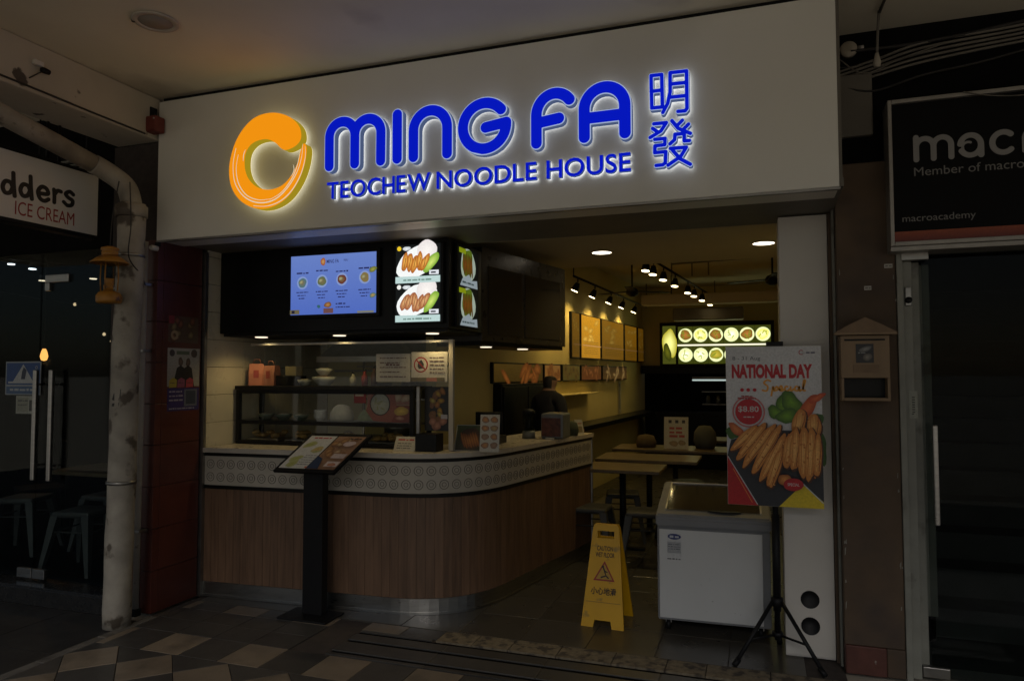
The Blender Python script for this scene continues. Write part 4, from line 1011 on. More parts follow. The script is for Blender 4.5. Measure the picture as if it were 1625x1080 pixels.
tube('case_light', [(X0 + .3, Y0 + .03, Z1 - .038), (X1 - .35, Y0 + .03, Z1 - .038)], .004, glow('case_tube', (1.0, .95, .82), 2.5), dc, 8)
whitew = mat('white_ceramic', (.58, .55, .48), .3, var=.05); steam = mat('bun_dough', (.60, .52, .38), .7, var=.1, vscale=30, bump=.2); plas = mat('green_plastic', (.14, .17, .12), .4)
def bowl(name, loc, r, label, m, parent_group, food=None, cat='bowl'):
    t = thing(name, loc, label, cat, parent_group)
    lathe('bowl', [(r * .45, 0), (r * .5, .004), (r * .85, r * .45), (r, r * .75), (r * .95, r * .75), (r * .8, r * .45), (r * .3, .012)], (0, 0, 0), m, t, 20, local=True)
    if food: lathe('food', [(0, r * .85), (r * .5, r * .82), (r * .9, r * .66), (r * .7, r * .5), (0, r * .48)], (0, 0, 0), food, t, 16, local=True)
    return t
bowl('food_bowl', (-3.66, 4.70, 1.2445), .065, 'dark bowl at the wall end of the glass case shelf', plas, 'bowls in the glass case', steam)
bowl('food_bowl', (-3.50, 4.70, 1.2445), .065, 'second dark bowl from the wall in the glass case', plas, 'bowls in the glass case', steam)
bowl('food_bowl', (-3.34, 4.70, 1.2445), .06, 'third dark bowl from the wall in the glass case', plas, 'bowls in the glass case', steam)
bn = thing('steamed_bun', (-2.98, 4.70, 1.2445), 'pale dome of steamed bun on a steel tray in the glass case', 'bun')
lathe('dome', [(.0, .13), (.03, .128), (.06, .11), (.085, .07), (.092, .03), (.085, .008), (0, .006)], (0, 0, 0), steam, bn, 24, local=True)
box('tray', -.16, .14, -.09, .09, 0, .005, M['steel'], bn, bev=.002, local=True)
bn2 = thing('vegetable_plate', (-2.76, 4.72, 1.2445), 'pale green heap on a plate in the glass case', 'plate')
lathe('plate', [(.05, 0), (.10, .012), (.104, .014), (.05, .006)], (0, 0, 0), whitew, bn2, 20, local=True); lathe('heap', [(0, .10), (.04, .09), (.08, .05), (.085, .0105), (0, .0102)], (0, 0, 0), mat('greens', (.22, .25, .10), .7, var=.3, vscale=40, bump=.5), bn2, 18, local=True)
def sheet(name, art, x, y, z, m, label, cat='poster', group=None): return tag(art.build(name, (x, y, z), (1, 0, 0), (0, 0, 1), m), label, cat, group)
a = Art(); a.rect(0, .10, 0, .085, (.25, .03, .025)).rect(.11, .20, -.02, .09, (.28, .13, .10)).scribble(.01, .09, .05, .016, (.5, .42, .3), 2)
sheet('case_sticker', a, -2.80, Y0 + .013, 1.39, M['paper'], 'red sticker inside the glass case front', 'sticker')
a = Art(); a.poly([(.0, .05), (.05, .18), (.23, .20), (.25, .05), (.2, -.03), (.06, -.02)], (.22, .08, .06)).disc(.115, .10, .082, (.03, .028, .025)).blob(.115, .10, .074, .074, 0, (.34, .36, .30), (.26, .28, .24), .02)
for k in range(7): a.blob(.115 + random.uniform(-.04, .04), .10 + random.uniform(-.04, .04), .02, .008, random.random() * 180, (.18, .22, .12), (.3, .3, .2), seed=k + 40)
sheet('case_sticker', a, -2.70, Y0 + .012, 1.285, M['paper'], 'round bowl picture stuck inside the glass case', 'sticker')
a = Art(); a.rect(0, .165, .12, .22, (.24, .12, .09)).rect(0, .165, -.005, .115, (.16, .045, .035)).blob(.05, .17, .035, .03, 0, (.42, .35, .25), (.25, .18, .12)).blob(.115, .165, .04, .025, 20, (.42, .35, .25), (.25, .18, .12)).blob(.08, .075, .06, .03, 8, (.5, .36, .08), (.3, .2, .05)).blob(.07, .025, .035, .015, 0, (.4, .25, .2), (.2, .08, .06))
sheet('case_sticker', a, -2.495, Y0 + .013, 1.262, M['paper'], 'red dish card at the right end of the glass case', 'sticker')
# sneeze screen with rail over the case
sn = thing('sneeze_screen', (-2.95, 4.6, 1.5), 'clear glass screen with steel top rail above the display case', 'screen')
box('pane', -3.60, -2.05, 4.585, 4.590, 1.514, 1.818, M['glass'], sn)
tube('top_rail', [(-3.72, 4.587, 1.828), (-2.02, 4.587, 1.828)], .010, mat('rail_white', (.66, .64, .58), .35), sn, 8)
box('post', -2.052, -2.018, 4.575, 4.605, 1.07, 1.84, mat('post_white', (.45, .41, .34), .5), sn, bev=.003)
box('post', -2.30, -2.275, 4.575, 4.6, 1.07, 1.51, M['steeld'], sn, bev=.003)
a = Art(); a.rect(0, .275, 0, .20, (.42, .40, .35)); [a.scribble(.03, .24 - .05 * (k % 2), .165 - k * .033, .008, (.10, .05, .045), k + 1) for k in range(5)]; a.scribble(.08, .19, .116, .012, (.10, .03, .03), 8)
sheet('taped_notice', a, -2.625, 4.583, 1.545, M['paper'], 'white typed notice taped to the screen above the food case', 'notice')
a = Art(); a.rect(0, .28, 0, .21, (.46, .44, .40)).disc(.075, .12, .055, (.30, .03, .03)).disc(.075, .12, .046, (.46, .44, .40)); a.poly([(.06, .09), (.095, .095), (.10, .125), (.08, .155), (.055, .14), (.05, .11)], (.05, .05, .05)).line([(.04, .155), (.11, .085)], .010, (.30, .03, .03)); [a.scribble(.145, .26, .165 - k * .026, .009, (.10, .06, .06), k + 4) for k in range(5)]; a.rect(.0, .26, .002, .03, (.14, .12, .08)).rect(.12, .2, .003, .028, (.34, .15, .12))
sheet('prohibition_notice', a, -2.343, 4.582, 1.545, M['paper'], 'notice with red crossed circle next to the steel post', 'notice')
a = Art(); a.rect(0, .20, 0, .31, (.016, .014, .012)); rg = random.Random(3)
for k in range(16): a.blob(.03 + rg.random() * .13, .07 + rg.random() * .21, .028, .02, rg.random() * 180, rg.choice([(.55, .34, .03), (.5, .2, .04), (.45, .40, .08), (.22, .1, .05)]), (.16, .07, .02), seed=k + 60)
for k in range(4): a.blob(.06 + rg.random() * .1, .03 + rg.random() * .04, .03, .03, 0, (.42, .20, .13), (.2, .08, .05), seed=k + 90)
a.rect(.13, .18, .085, .115, (.4, .38, .42))
sheet('fruit_poster', a, -2.265, 4.64, 1.20, M['paper'], 'dark poster of yellow and orange food beside the glass case')
# paper bags and cartons on the case
bagm = mat('salmon_paper', (.52, .20, .13), .7, var=.12, vscale=14)
def bag(loc, label, rz, h=.17, w=.055, d=.035):
    t = thing('paper_bag', loc, label, 'bag', 'paper bags on the glass case', rz)
    bm = bmesh.new(); lv = [(w, d, 0), (w * 1.03, d * 1.05, h * .55), (w * .98, d * .75, h)]
    R = [[bm.verts.new((sx * a, sy * b, z)) for sx, sy in ((-1, -1), (1, -1), (1, 1), (-1, 1))] for a, b, z in lv]
    for A, B in zip(R, R[1:]):
        for k in range(4): bm.faces.new((A[k], A[(k + 1) % 4], B[(k + 1) % 4], B[k]))
    bm.faces.new(R[0]); frombm('sack', bm, bagm, t, local=True)
    tube('handle', [(-.03, 0, h), (-.02, -.005, h + .035), (.02, -.005, h + .035), (.03, 0, h)], .003, bagm, t, 6, local=True)
    o = Art(); o.rect(-.02, .02, 0, .06, (.36, .06, .045)).text('MF', -.014, .014, .02, .04, (.5, .3, .2)) if False else o.rect(-.02, .02, 0, .06, (.36, .06, .045))
    ob = o.build('logo_print', (0, -d * 1.06, h * .35), (1, 0, 0), (0, 0, 1), M['paper']); ob.parent = t
    return t
bag((-3.755, 4.70, 1.5125), 'salmon paper bag at the wall end on the food case', .5)
bag((-3.62, 4.70, 1.5125), 'salmon paper bag second from the wall on the food case', -.1, .155, .06)
tag(box('carton', -3.55, -3.35, 4.66, 4.78, 1.5125, 1.588, M['satin'], None, bev=.006), 'low black carton beside the salmon paper bags', 'carton')
tag(box('carton', -3.47, -3.37, 4.67, 4.76, 1.5885, 1.66, mat('kraft_card', (.28, .22, .12), .8, var=.1), None, bev=.004), 'small kraft carton on top of the black carton', 'carton')
bw_ = bowl('topped_bowl', (-3.14, 4.70, 1.5125), .09, 'wide pale bowl heaped with food on the case top', whitew, 'bowls on top of the case', mat('brown_food', (.28, .16, .08), .6, var=.4, vscale=40, bump=.6))
bowl('topped_bowl', (-3.30, 4.69, 1.5125), .06, 'small pale bowl between black carton and wide bowl', whitew, 'bowls on top of the case', steam)
bk = bowl('topped_bowl', (-3.14, 4.70, 1.592), .065, 'bowl stacked on top of the wide pale bowl', whitew, 'bowls on top of the case', steam)
# counter menus
def plate_menu(name, art, pos, rz, tilt, w, h, label, group=None, mm='paper'):
    t = thing(name, pos, label, 'menu card', group, rz)
    c, s_ = math.cos(tilt), math.sin(tilt)
    bm = bmesh.new(); b = Matrix.Rotation(-tilt, 4, 'X'); bbox(bm, 0, w, .0012, .006, 0, h, .001, b); frombm('card', bm, M['satin'], t, local=True)
    bm = bmesh.new(); bmtube(bm, [(w / 2, h * s_ * .8 + .004, h * c * .8), (w / 2, h * s_ * .8 + .07, .003)], .003, 6); frombm('prop_leg', bm, M['steeld'], t, local=True)
    o = art.build('print', (0, 0, 0), (1, 0, 0), (0, s_, c), M[mm]); o.parent = t
    return t
a = Art(); a.rect(0, .21, 0, .19, (.30, .29, .26)).rect(.006, .204, .006, .184, (.035, .03, .02), (.05, .07, .03)).blob(.11, .09, .085, .07, -30, (.12, .05, .02), (.05, .03, .02))
for k in range(7): a.blob(.055 + k * .017, .09 + random.uniform(-.02, .02), .010, .055, 20, (.36, .15, .04), (.18, .06, .02), seed=k + 5)
a.ring(.11, .085, .085, .09, (.35, .34, .30)) if False else None
plate_menu('dish_card', a, (-2.02, 4.60, 1.069), .10, rad(22), .21, .19, 'tilted dark photo card of grilled food on the counter')
a = Art(); a.rect(0, .135, 0, .255, (.44, .42, .36)); rg = random.Random(8)
for j in range(4):
    for i in range(2):
        a.blob(.036 + i * .062, .045 + j * .058, .026, .022, 0, rg.choice([(.5, .22, .05), (.3, .18, .1), (.42, .3, .1)]), (.20, .12, .08), seed=j * 3 + i + 1)
plate_menu('leaflet_stand', a, (-1.825, 4.585, 1.069), .18, rad(10), .135, .255, 'white leaflet with food pictures standing near the counter corner')
tag(box('counter_box', -2.26, -2.10, 4.48, 4.60, 1.069, 1.19, M['satin'], None, bev=.004), 'low black box in front of the fruit poster', 'box')
pr_ = thing('drinks_machine', (-1.70, 5.75, 1.068), 'dark squat machine standing towards the far end of the counter', 'machine')
box('body', -1.72, -1.53, 5.68, 5.92, 1.069, 1.275, M['tin'], pr_, bev=.015); box('front_panel', -1.71, -1.55, 5.674, 5.679, 1.09, 1.24, mat('machine_red', (.10, .03, .02), .4, var=.5, vscale=30), pr_)
box('drip_tray', -1.67, -1.60, 5.64, 5.674, 1.069, 1.082, whitew, pr_, bev=.002)
kt = thing('blender_jug', (-1.80, 5.70, 1.068), 'grey jug with dark lid beside the squat machine', 'jug')
lathe('jug', [(.05, 0), (.05, .05), (.042, .06), (.05, .16), (.052, .2), (.045, .2), (.02, .02)], (-1.83, 5.70, 1.069), M['glassdark'], kt, 18); lathe('base', [(0, 0), (.055, 0), (.052, .06), (.0, .062)], (-1.83, 5.70, 1.0692), M['tin'], kt, 18)
lathe('lid', [(.054, 0), (.054, .02), (.03, .04), (0, .042)], (-1.83, 5.70, 1.27), M['dark'], kt, 18)
gb = thing('green_bag', (-1.60, 6.0, 1.068), 'dull green bag slumped at the far counter end', 'bag')
lathe('sack', [(.0, .002), (.06, .002), (.07, .05), (.055, .11), (.02, .125), (0, .126)], (-1.56, 6.05, 1.068), mat('olive_fabric', (.05, .06, .035), .9, bump=.5, bscale=30), gb, 14)
a = Art(); a.rect(0, .09, 0, .13, (.42, .40, .34)).scribble(.01, .08, .09, .012, (.3, .1, .06)).rect(.012, .078, .015, .07, (.2, .16, .09))
plate_menu('counter_leaflet', a, (-1.545, 6.17, 1.069), .9, rad(14), .09, .13, 'small white leaflet at the very end of the counter')

# ================================================================== OVERHEAD MENU BOX
ob = thing('overhead_cabinet', (-2.9, 4.7, 1.88), 'black overhead cabinet carrying the menu screen above the counter', 'cabinet')
box('front_box', -3.86, -1.972, 4.40, 5.0, 1.905, 2.516, M['satin'], ob, bev=.005)
box('bottom_panel', -3.84, -1.99, 4.42, 4.98, 1.885, 1.904, M['dark'], ob)
sd = Vector((.20, 1, 0)).normalized(); sn_ = Vector((sd.y, -sd.x, 0)); sp0 = Vector((-1.975, 5.003, 0))
def sidebox(name, s0, s1, d0, d1, z0, z1, m, parent, bev=0.0):
    mt = Matrix(((sd.x, sn_.x, 0, sp0.x), (sd.y, sn_.y, 0, sp0.y), (0, 0, 1, 0), (0, 0, 0, 1))); return box(name, s0, s1, d0, d1, z0, z1, m, parent, bev, mtx=mt)
sidebox('side_box', .005, 1.42, -.45, .0, 1.845, 2.56, mat('dark_brown_laminate', (.035, .031, .025), .3, var=.1), ob, .004)
sidebox('bottom_panel', .02, 1.40, -.43, -.02, 1.815, 1.844, M['satin'], ob)
for a_, b_ in ((.09, .60), (.66, 1.30)): sidebox('glass_door', a_, b_, .001, .006, 1.90, 2.42, mat('smoked_panel', (.03, .029, .027), .08, spec=.6), ob)
for k, (x, y) in enumerate(((-3.56, 4.50), (-2.88, 4.50), (-2.14, 4.50))):
    dl = thing('cabinet_downlight', (x, y, 1.88), 'small lit downlight %s under the black cabinet front' % ('nearest the tiled wall', 'in the middle', 'nearest the cabinet corner')[k], 'lamp', 'downlights under the cabinet')
    lathe('rim', [(.046, 0), (.056, 0), (.056, -.003), (.046, -.004)], (x, y, 1.884), M['steeld'], dl, 20); lathe('lens', [(0, -.003), (.045, -.003), (.045, -.009), (0, -.009)], (x, y, 1.884), glow('downlight_lens', (1.0, .85, .62), 1.6), dl, 20)
    lamp('beam', 'SPOT', (x, y, 1.866), (3.2, 3.4, 3.2)[k], WARM, dl, target=(x, y + .06, 0), spot=150, blend=.7, size=.03)
for k, sdist in enumerate((.22, .80)):
    p = sp0 + sd * sdist - sn_ * .10
    dl = thing('cabinet_downlight', (p.x, p.y, 1.81), 'small lit downlight under the side cabinet, %s' % ('nearer the corner', 'nearer the far end')[k], 'lamp', 'downlights under the cabinet')
    lathe('rim', [(.046, 0), (.056, 0), (.056, -.003), (.046, -.004)], (p.x, p.y, 1.814), M['steeld'], dl, 20); lathe('lens', [(0, -.003), (.045, -.003), (.045, -.009), (0, -.009)], (p.x, p.y, 1.814), MATS['downlight_lens'], dl, 20)
    lamp('beam', 'SPOT', (p.x, p.y, 1.80), 1.2, WARM, dl, target=(p.x - .1, p.y, 0), spot=90, blend=.8, size=.03)
# screen
tv = thing('menu_screen', (-2.86, 4.39, 2.0), 'lit blue menu screen on the black cabinet', 'screen')
box('bezel', -3.235, -2.485, 4.375, 4.399, 2.0, 2.475, M['black'], tv, bev=.004)
a = Art(); B = srgb(112, 146, 236); W_, H_ = .70, .425; a.rect(0, W_, 0, H_, srgb(100, 132, 232), srgb(128, 158, 240)); dk = srgb(48, 52, 110)
a.blob(.27, .375, .022, .026, 0, srgb(240, 190, 120), srgb(180, 80, 40)); a.text('MING FA', .30, .40, .362, .388, dk, .01); a.text('MENU', .44, .475, .37, .385, dk)
for k, x in enumerate((.10, .265, .43, .615)):
    a.scribble(x - .05, x + .05, .295 + .012 * (k % 2), .011, dk, k + 2); a.disc(x, .23 + .006 * k, .046, srgb(160, 185, 245)); a.blob(x, .23 + .006 * k, .034, .034, 0, srgb(150, 130, 90), [srgb(90, 140, 150), srgb(110, 130, 90), srgb(120, 40, 40), srgb(160, 140, 80)][k], .1, seed=k + 2)
    a.blob(x - .01, .235 + .006 * k, .016, .012, 30, srgb(210, 200, 150), srgb(150, 150, 110), seed=k + 8)
    for j in range(3): a.scribble(x - .05 + .01 * j, x + .05 - .012 * j, .158 - j * .022, .008, dk, k * 3 + j + 11)
a.blob(.68, .30, .03, .02, 20, srgb(190, 190, 90), srgb(110, 120, 60)); a.blob(.68, .12, .025, .018, 20, srgb(220, 180, 90), srgb(60, 130, 140)); a.blob(.245, .055, .014, .012, 0, srgb(60, 130, 110), srgb(70, 110, 140))
a.blob(.32, .065, .03, .02, 0, srgb(220, 160, 90), srgb(120, 80, 60)); a.rect(.285, .365, .005, .04, srgb(130, 90, 90)); a.scribble(.385, .47, .065, .012, dk, 31); a.scribble(.385, .50, .042, .008, dk, 32); a.rect(.005, .085, .004, .035, srgb(130, 120, 90)); a.rect(.02, .045, .01, .03, srgb(40, 40, 60)); a.rect(.56, .69, .0, .014, srgb(150, 150, 130))
a.build('display', (-3.21, 4.3742, 2.025), (1, 0, 0), (0, 0, 1), M['screen'], tv)
def dish(a, cx, cy, s, plate, food, seed, leaf=True):
    """A plated dish as printed on a lightbox: white plate, garnish, overlapping golden pieces."""
    rg = random.Random(seed)
    a.blob(cx - .02 * s, cy - .03 * s, .46 * s, .30 * s, 24, plate, plate, .08, seed=seed + 1)
    a.blob(cx + .20 * s, cy + .16 * s, .22 * s, .24 * s, 0, srgb(255, 250, 244), srgb(235, 228, 226), .1, seed=seed + 2)
    if leaf: a.blob(cx + .30 * s, cy - .06 * s, .10 * s, .24 * s, -38, srgb(215, 235, 120), srgb(120, 165, 50), .1, seed=seed + 3)
    for k in range(5):
        x = cx - .28 * s + k * .11 * s; a.blob(x, cy - .06 * s + rg.uniform(-.04, .04) * s, .07 * s, .19 * s, rg.uniform(-40, 0), food[0], food[1], .12, seed=seed + 10 + k, off=(.01 * s, .02 * s))
        a.line([(x - .02 * s, cy - .15 * s), (x + .01 * s, cy - .02 * s), (x + .02 * s, cy + .05 * s)], .012 * s, food[2])
fd1 = (srgb(250, 190, 90), srgb(170, 85, 25), srgb(110, 45, 15)); fd2 = (srgb(240, 190, 130), srgb(150, 75, 45), srgb(110, 50, 30))
lb = thing('corner_lightbox', (-2.0, 4.4, 1.9), 'bright two-dish lightbox at the corner of the black cabinet', 'lightbox')
box('case', -2.372, -2.0, 4.37, 4.399, 1.94, 2.485, M['black'], lb, bev=.004)
for k in range(2):
    a = Art(); a.rect(0, .335, 0, .262, srgb(22, 24, 24)); dish(a, .165, .155, .34, srgb(248, 250, 248), (fd1, fd2)[k], 20 + 30 * k)
    a.rect(0, .335, 0, .045, srgb(190, 215, 212)).scribble(.06, .27, .015, .012, srgb(110, 140, 130), k + 3).disc(.028, .238, .016, (srgb(240, 200, 40), srgb(240, 240, 235))[k]).blob(.085, .236, .03, .014, 0, srgb(235, 240, 240), srgb(200, 205, 210)); a.rect(.255, .325, .052, .082, srgb(225, 228, 235)).scribble(.268, .315, .061, .011, srgb(40, 40, 50), 5)
    a.build('dish_panel', (-2.355, 4.3692, 1.952 + (1 - k) * .264), (1, 0, 0), (0, 0, 1), M['lit'], lb)
lb2 = thing('side_lightbox', (-1.97, 4.7, 1.9), 'narrow lit dish panel on the side of the black cabinet', 'lightbox')
box('case', -1.971, -1.950, 4.49, 4.89, 1.925, 2.50, M['black'], lb2, bev=.003)
for k in range(2):
    a = Art(); a.rect(0, .36, 0, .27, srgb(14, 16, 15)); a.blob(.17, .15, .13, .125, 0, srgb(205, 215, 205), srgb(180, 195, 175), .08); a.blob(.16, .16, .10, .10, 0, srgb(120, 140, 30), srgb(95, 120, 30), .2)
    for j in range(6): a.blob(.09 + j * .028, .15, .014, .085, 10, srgb(150, 90, 30), srgb(70, 45, 12), seed=j + 3 + 9 * k)
    a.poly([(.02, .0), (.34, .0), (.33, .06), (.23, .05), (.18, .09), (.06, .05)], srgb(165, 178, 185)); a.scribble(.06, .28, .02, .014, srgb(70, 85, 85), k + 2); a.rect(.0, .12, .225, .26, srgb(150, 165, 20))
    a.build('dish_panel', (-1.9492, 4.51, 1.935 + (1 - k) * .277), (0, 1, 0), (0, 0, 1), printmat('backlit_dim', .62, grain=.05), lb2)
# shutter slot and trims behind the sign
sl_ = thing('air_curtain', (-.9, 4.7, 2.6), 'long dark slot vent in the shop ceiling behind the fascia', 'vent')
box('casing', -1.95, .10, 4.664, 4.98, 2.575, 2.655, M['inceil'], sl_, bev=.004)
for a_, b_ in ((-1.88, -.98), (-.90, .04)): box('slot', a_, b_, 4.72, 4.84, 2.570, 2.576, M['dark'], sl_)

# ================================================================== SHOP INTERIOR
for k, (x, lbl) in enumerate(((-1.30, 'bright round downlight in the low shop ceiling, over the aisle'), (.035, 'bright round downlight in the low shop ceiling beside the white post'))):
    dl = thing('ceiling_downlight', (x, 6.15, 2.66), lbl, 'lamp', 'round ceiling downlights')
    lathe('rim', [(.085, 0), (.105, 0), (.105, -.005), (.085, -.008)], (x, 6.15, 2.6595), M['inceil'], dl, 28)
    lathe('diffuser', [(0, -.0035), (.086, -.0035), (.086, -.005), (0, -.005)], (x, 6.15, 2.6595), glow('downlight_diffuser', (1.0, .87, .68), 6.0), dl, 28)
    lamp('beam', 'SPOT', (x, 6.15, 2.645), 20.0, WARM, dl, target=(x, 6.15, 0), spot=130, blend=.8, size=.08)
def rail(name, pts, heads, label, power, aim):
    t = thing(name, pts[0], label, 'track light')
    tube('rail', pts, .014, M['dark'], t, 6)
    for q in (pts[0], pts[-1]): tube('hanger', [q, (q[0], q[1], 3.119)], .007, M['dark'], t, 6)
    A, Bp = Vector(pts[0]), Vector(pts[-1])
    for k, f in enumerate(heads):
        p = A + (Bp - A) * f; tg = Vector(aim(p)); d = (tg - p).normalized()
        bm = bmesh.new(); q = p + Vector((0, 0, -.06)); bmtube(bm, [p, p + Vector((0, 0, -.05))], .009, 6); bmtube(bm, [q, q + d * .04, q + d * .10], [.024, .038, .045], 12); hd = frombm('spot_head', bm, M['dark'], t)
        bm = bmesh.new(); bmtube(bm, [q + d * .1005, q + d * .103], .041, 14); frombm('lens', bm, glow('track_lens', (1.0, .80, .42), 10.0), hd)
        lamp('beam', 'SPOT', tuple(q + d * .11), power, WARM2, hd, target=tuple(tg), spot=120, blend=.9, size=.04)
rail('track_rail', [(-1.13, 7.60, 2.84), (-.70, 12.2, 2.84)], [.0, .07, .18, .32, .50, .60, .74, .82, .9], 'black track of warm spotlights along the middle of the dining ceiling', 5.0, lambda p: (p.x - .15, p.y - .35, .7))
rail('track_rail', [(-2.02, 8.0, 2.72), (-1.82, 12.2, 2.72)], [.04, .22, .42, .60, .80], 'black track of spotlights washing the menu boards on the wall', 17.0, lambda p: (p.x - .42, p.y - .1, 1.75))
def fan(loc, label):
    t = thing('ceiling_fan', loc, label, 'fan', 'dark ceiling fans')
    tube('rod', [(0, 0, 0), (0, 0, -.36)], .012, M['dark'], t, 8, local=True); lathe('canopy', [(.05, 0), (.04, -.03), (.012, -.06)], (0, 0, 0), M['dark'], t, 14, local=True)
    lathe('motor', [(.012, 0), (.06, -.02), (.085, -.06), (.08, -.10), (.03, -.13), (0, -.13)], (0, 0, -.36), M['dark'], t, 18, local=True)
    for k in range(3):
        a = k * 2 * PI / 3 + .6; bm = bmesh.new(); bbox(bm, .08, .55, -.05, .05, -.425, -.415, .002, Matrix.Rotation(a, 4, 'Z')); frombm('blade', bm, M['dark'], t, local=True)
fan((-1.62, 9.6, 3.119), 'dark ceiling fan near the menu boards'); fan((.14, 8.9, 3.119), 'dark ceiling fan half hidden by the white post')
dk_ = thing('ceiling_duct', (-.6, 11, 2.6), 'dull duct crossing under the dining ceiling before the lit dish sign', 'duct')
box('duct', -1.75, .39, 11.2, 11.45, 2.66, 2.82, M['inceil'], dk_, bev=.01); box('aircon_unit', -1.35, -.25, 11.9, 12.15, 2.46, 2.66, M['soffit'], dk_, bev=.02)
for x in (-1.3, .3): tube('hanger', [(x, 11.3, 2.81), (x, 11.3, 3.119)], .01, M['dark'], dk_, 6)
pc = thing('pipe_frame', (-.5, 9, 2.9), 'thin conduit frame hanging in the dining ceiling', 'conduit')
for x in (-1.05, -.80, -.60): tube('drop', [(x, 9.2, 3.119), (x, 9.2, 2.82)], .010, M['soffit'], pc, 6)
tube('run', [(-1.05, 9.2, 2.98), (.38, 9.2, 3.02)], .012, M['soffit'], pc, 6)
# menu boards on the wall: upper row and lower row, each one a board
def sfor(ratio): return (ratio * A0.y - A0.x) / (AD.x - ratio * AD.y)
def ratio(px):
    x = (px - 812.5) / 1140.9; dx = _f.x + x * _r2.x; dy = _f.y + x * _r2.y; return dx / dy
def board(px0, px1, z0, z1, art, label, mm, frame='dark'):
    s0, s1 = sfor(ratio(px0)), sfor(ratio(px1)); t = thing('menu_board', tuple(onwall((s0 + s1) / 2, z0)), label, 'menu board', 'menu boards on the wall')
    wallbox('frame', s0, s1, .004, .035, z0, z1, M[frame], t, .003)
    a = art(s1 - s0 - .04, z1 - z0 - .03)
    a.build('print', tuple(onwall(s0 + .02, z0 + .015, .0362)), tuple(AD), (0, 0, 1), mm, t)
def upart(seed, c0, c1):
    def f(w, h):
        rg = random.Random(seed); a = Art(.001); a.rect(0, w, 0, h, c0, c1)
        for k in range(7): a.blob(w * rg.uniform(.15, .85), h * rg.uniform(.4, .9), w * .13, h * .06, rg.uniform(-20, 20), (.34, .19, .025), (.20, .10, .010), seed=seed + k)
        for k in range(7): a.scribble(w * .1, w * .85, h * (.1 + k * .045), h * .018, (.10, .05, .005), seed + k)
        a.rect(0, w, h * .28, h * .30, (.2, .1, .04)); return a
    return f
ub = [(903, 916), (918, 949), (951, 986), (988, 1007), (1009, 1018)]
un = ('nearest the cabinet', 'second from the cabinet, brightest', 'in the middle', 'fourth from the cabinet', 'farthest from the cabinet')
for k, (p0, p1) in enumerate(ub): board(p0, p1, 1.80, 2.40, upart(k * 20 + 3, (.17, .075, .004), (.27, .12, .006)), 'yellow lit menu board in the upper row, ' + un[k], printmat('amber_glow_board_%d' % k, (.55, 2.3, .75, .6, .3)[k], grain=.3))  # emission put into each print imitates its amber glow under the spotlights
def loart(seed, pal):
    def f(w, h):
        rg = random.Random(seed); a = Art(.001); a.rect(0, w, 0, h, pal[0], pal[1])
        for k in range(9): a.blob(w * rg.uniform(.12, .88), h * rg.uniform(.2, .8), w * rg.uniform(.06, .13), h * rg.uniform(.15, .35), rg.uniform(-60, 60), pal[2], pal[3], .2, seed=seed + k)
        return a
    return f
lo = [(777, 857), (859, 885), (888, 916), (918, 950), (952, 991)]
pals = [((.045, .024, .004), (.065, .036, .006), (.22, .07, .012), (.09, .025, .005)), ((.20, .085, .018), (.17, .075, .016), (.09, .03, .006), (.14, .05, .01)), ((.075, .052, .010), (.10, .065, .012), (.035, .018, .004), (.10, .055, .01)), ((.10, .030, .007), (.075, .028, .005), (.20, .07, .016), (.07, .02, .005)), ((.09, .045, .010), (.045, .024, .008), (.34, .22, .07), (.11, .05, .015))]
ln_ = ('nearest the takeaway cabinet', 'second and orange', 'third and olive', 'fourth and red-brown', 'farthest with pale dishes')
for k, (p0, p1) in enumerate(lo): board(p0, p1, 1.505, 1.715, loart(k * 31 + 5, pals[k]), 'dim dish picture board in the lower row, ' + ln_[k], printmat('dish_glow_board_%d' % k, (.8, .85, .7, .8, .6)[k], grain=.3))  # these prints glow too, standing in for warm light on the boards
wallbox('wall_shelf', 2.6, 4.2, .001, .16, 1.335, 1.35, M['cream'], tag(bpy.data.objects.new('shelf', None), 'thin pale ledge on the cream wall under the dish pictures', 'shelf') if False else None, .002)
sh = bpy.data.objects['wall_shelf']; tag(sh, 'thin pale ledge on the cream wall under the dish pictures', 'shelf')
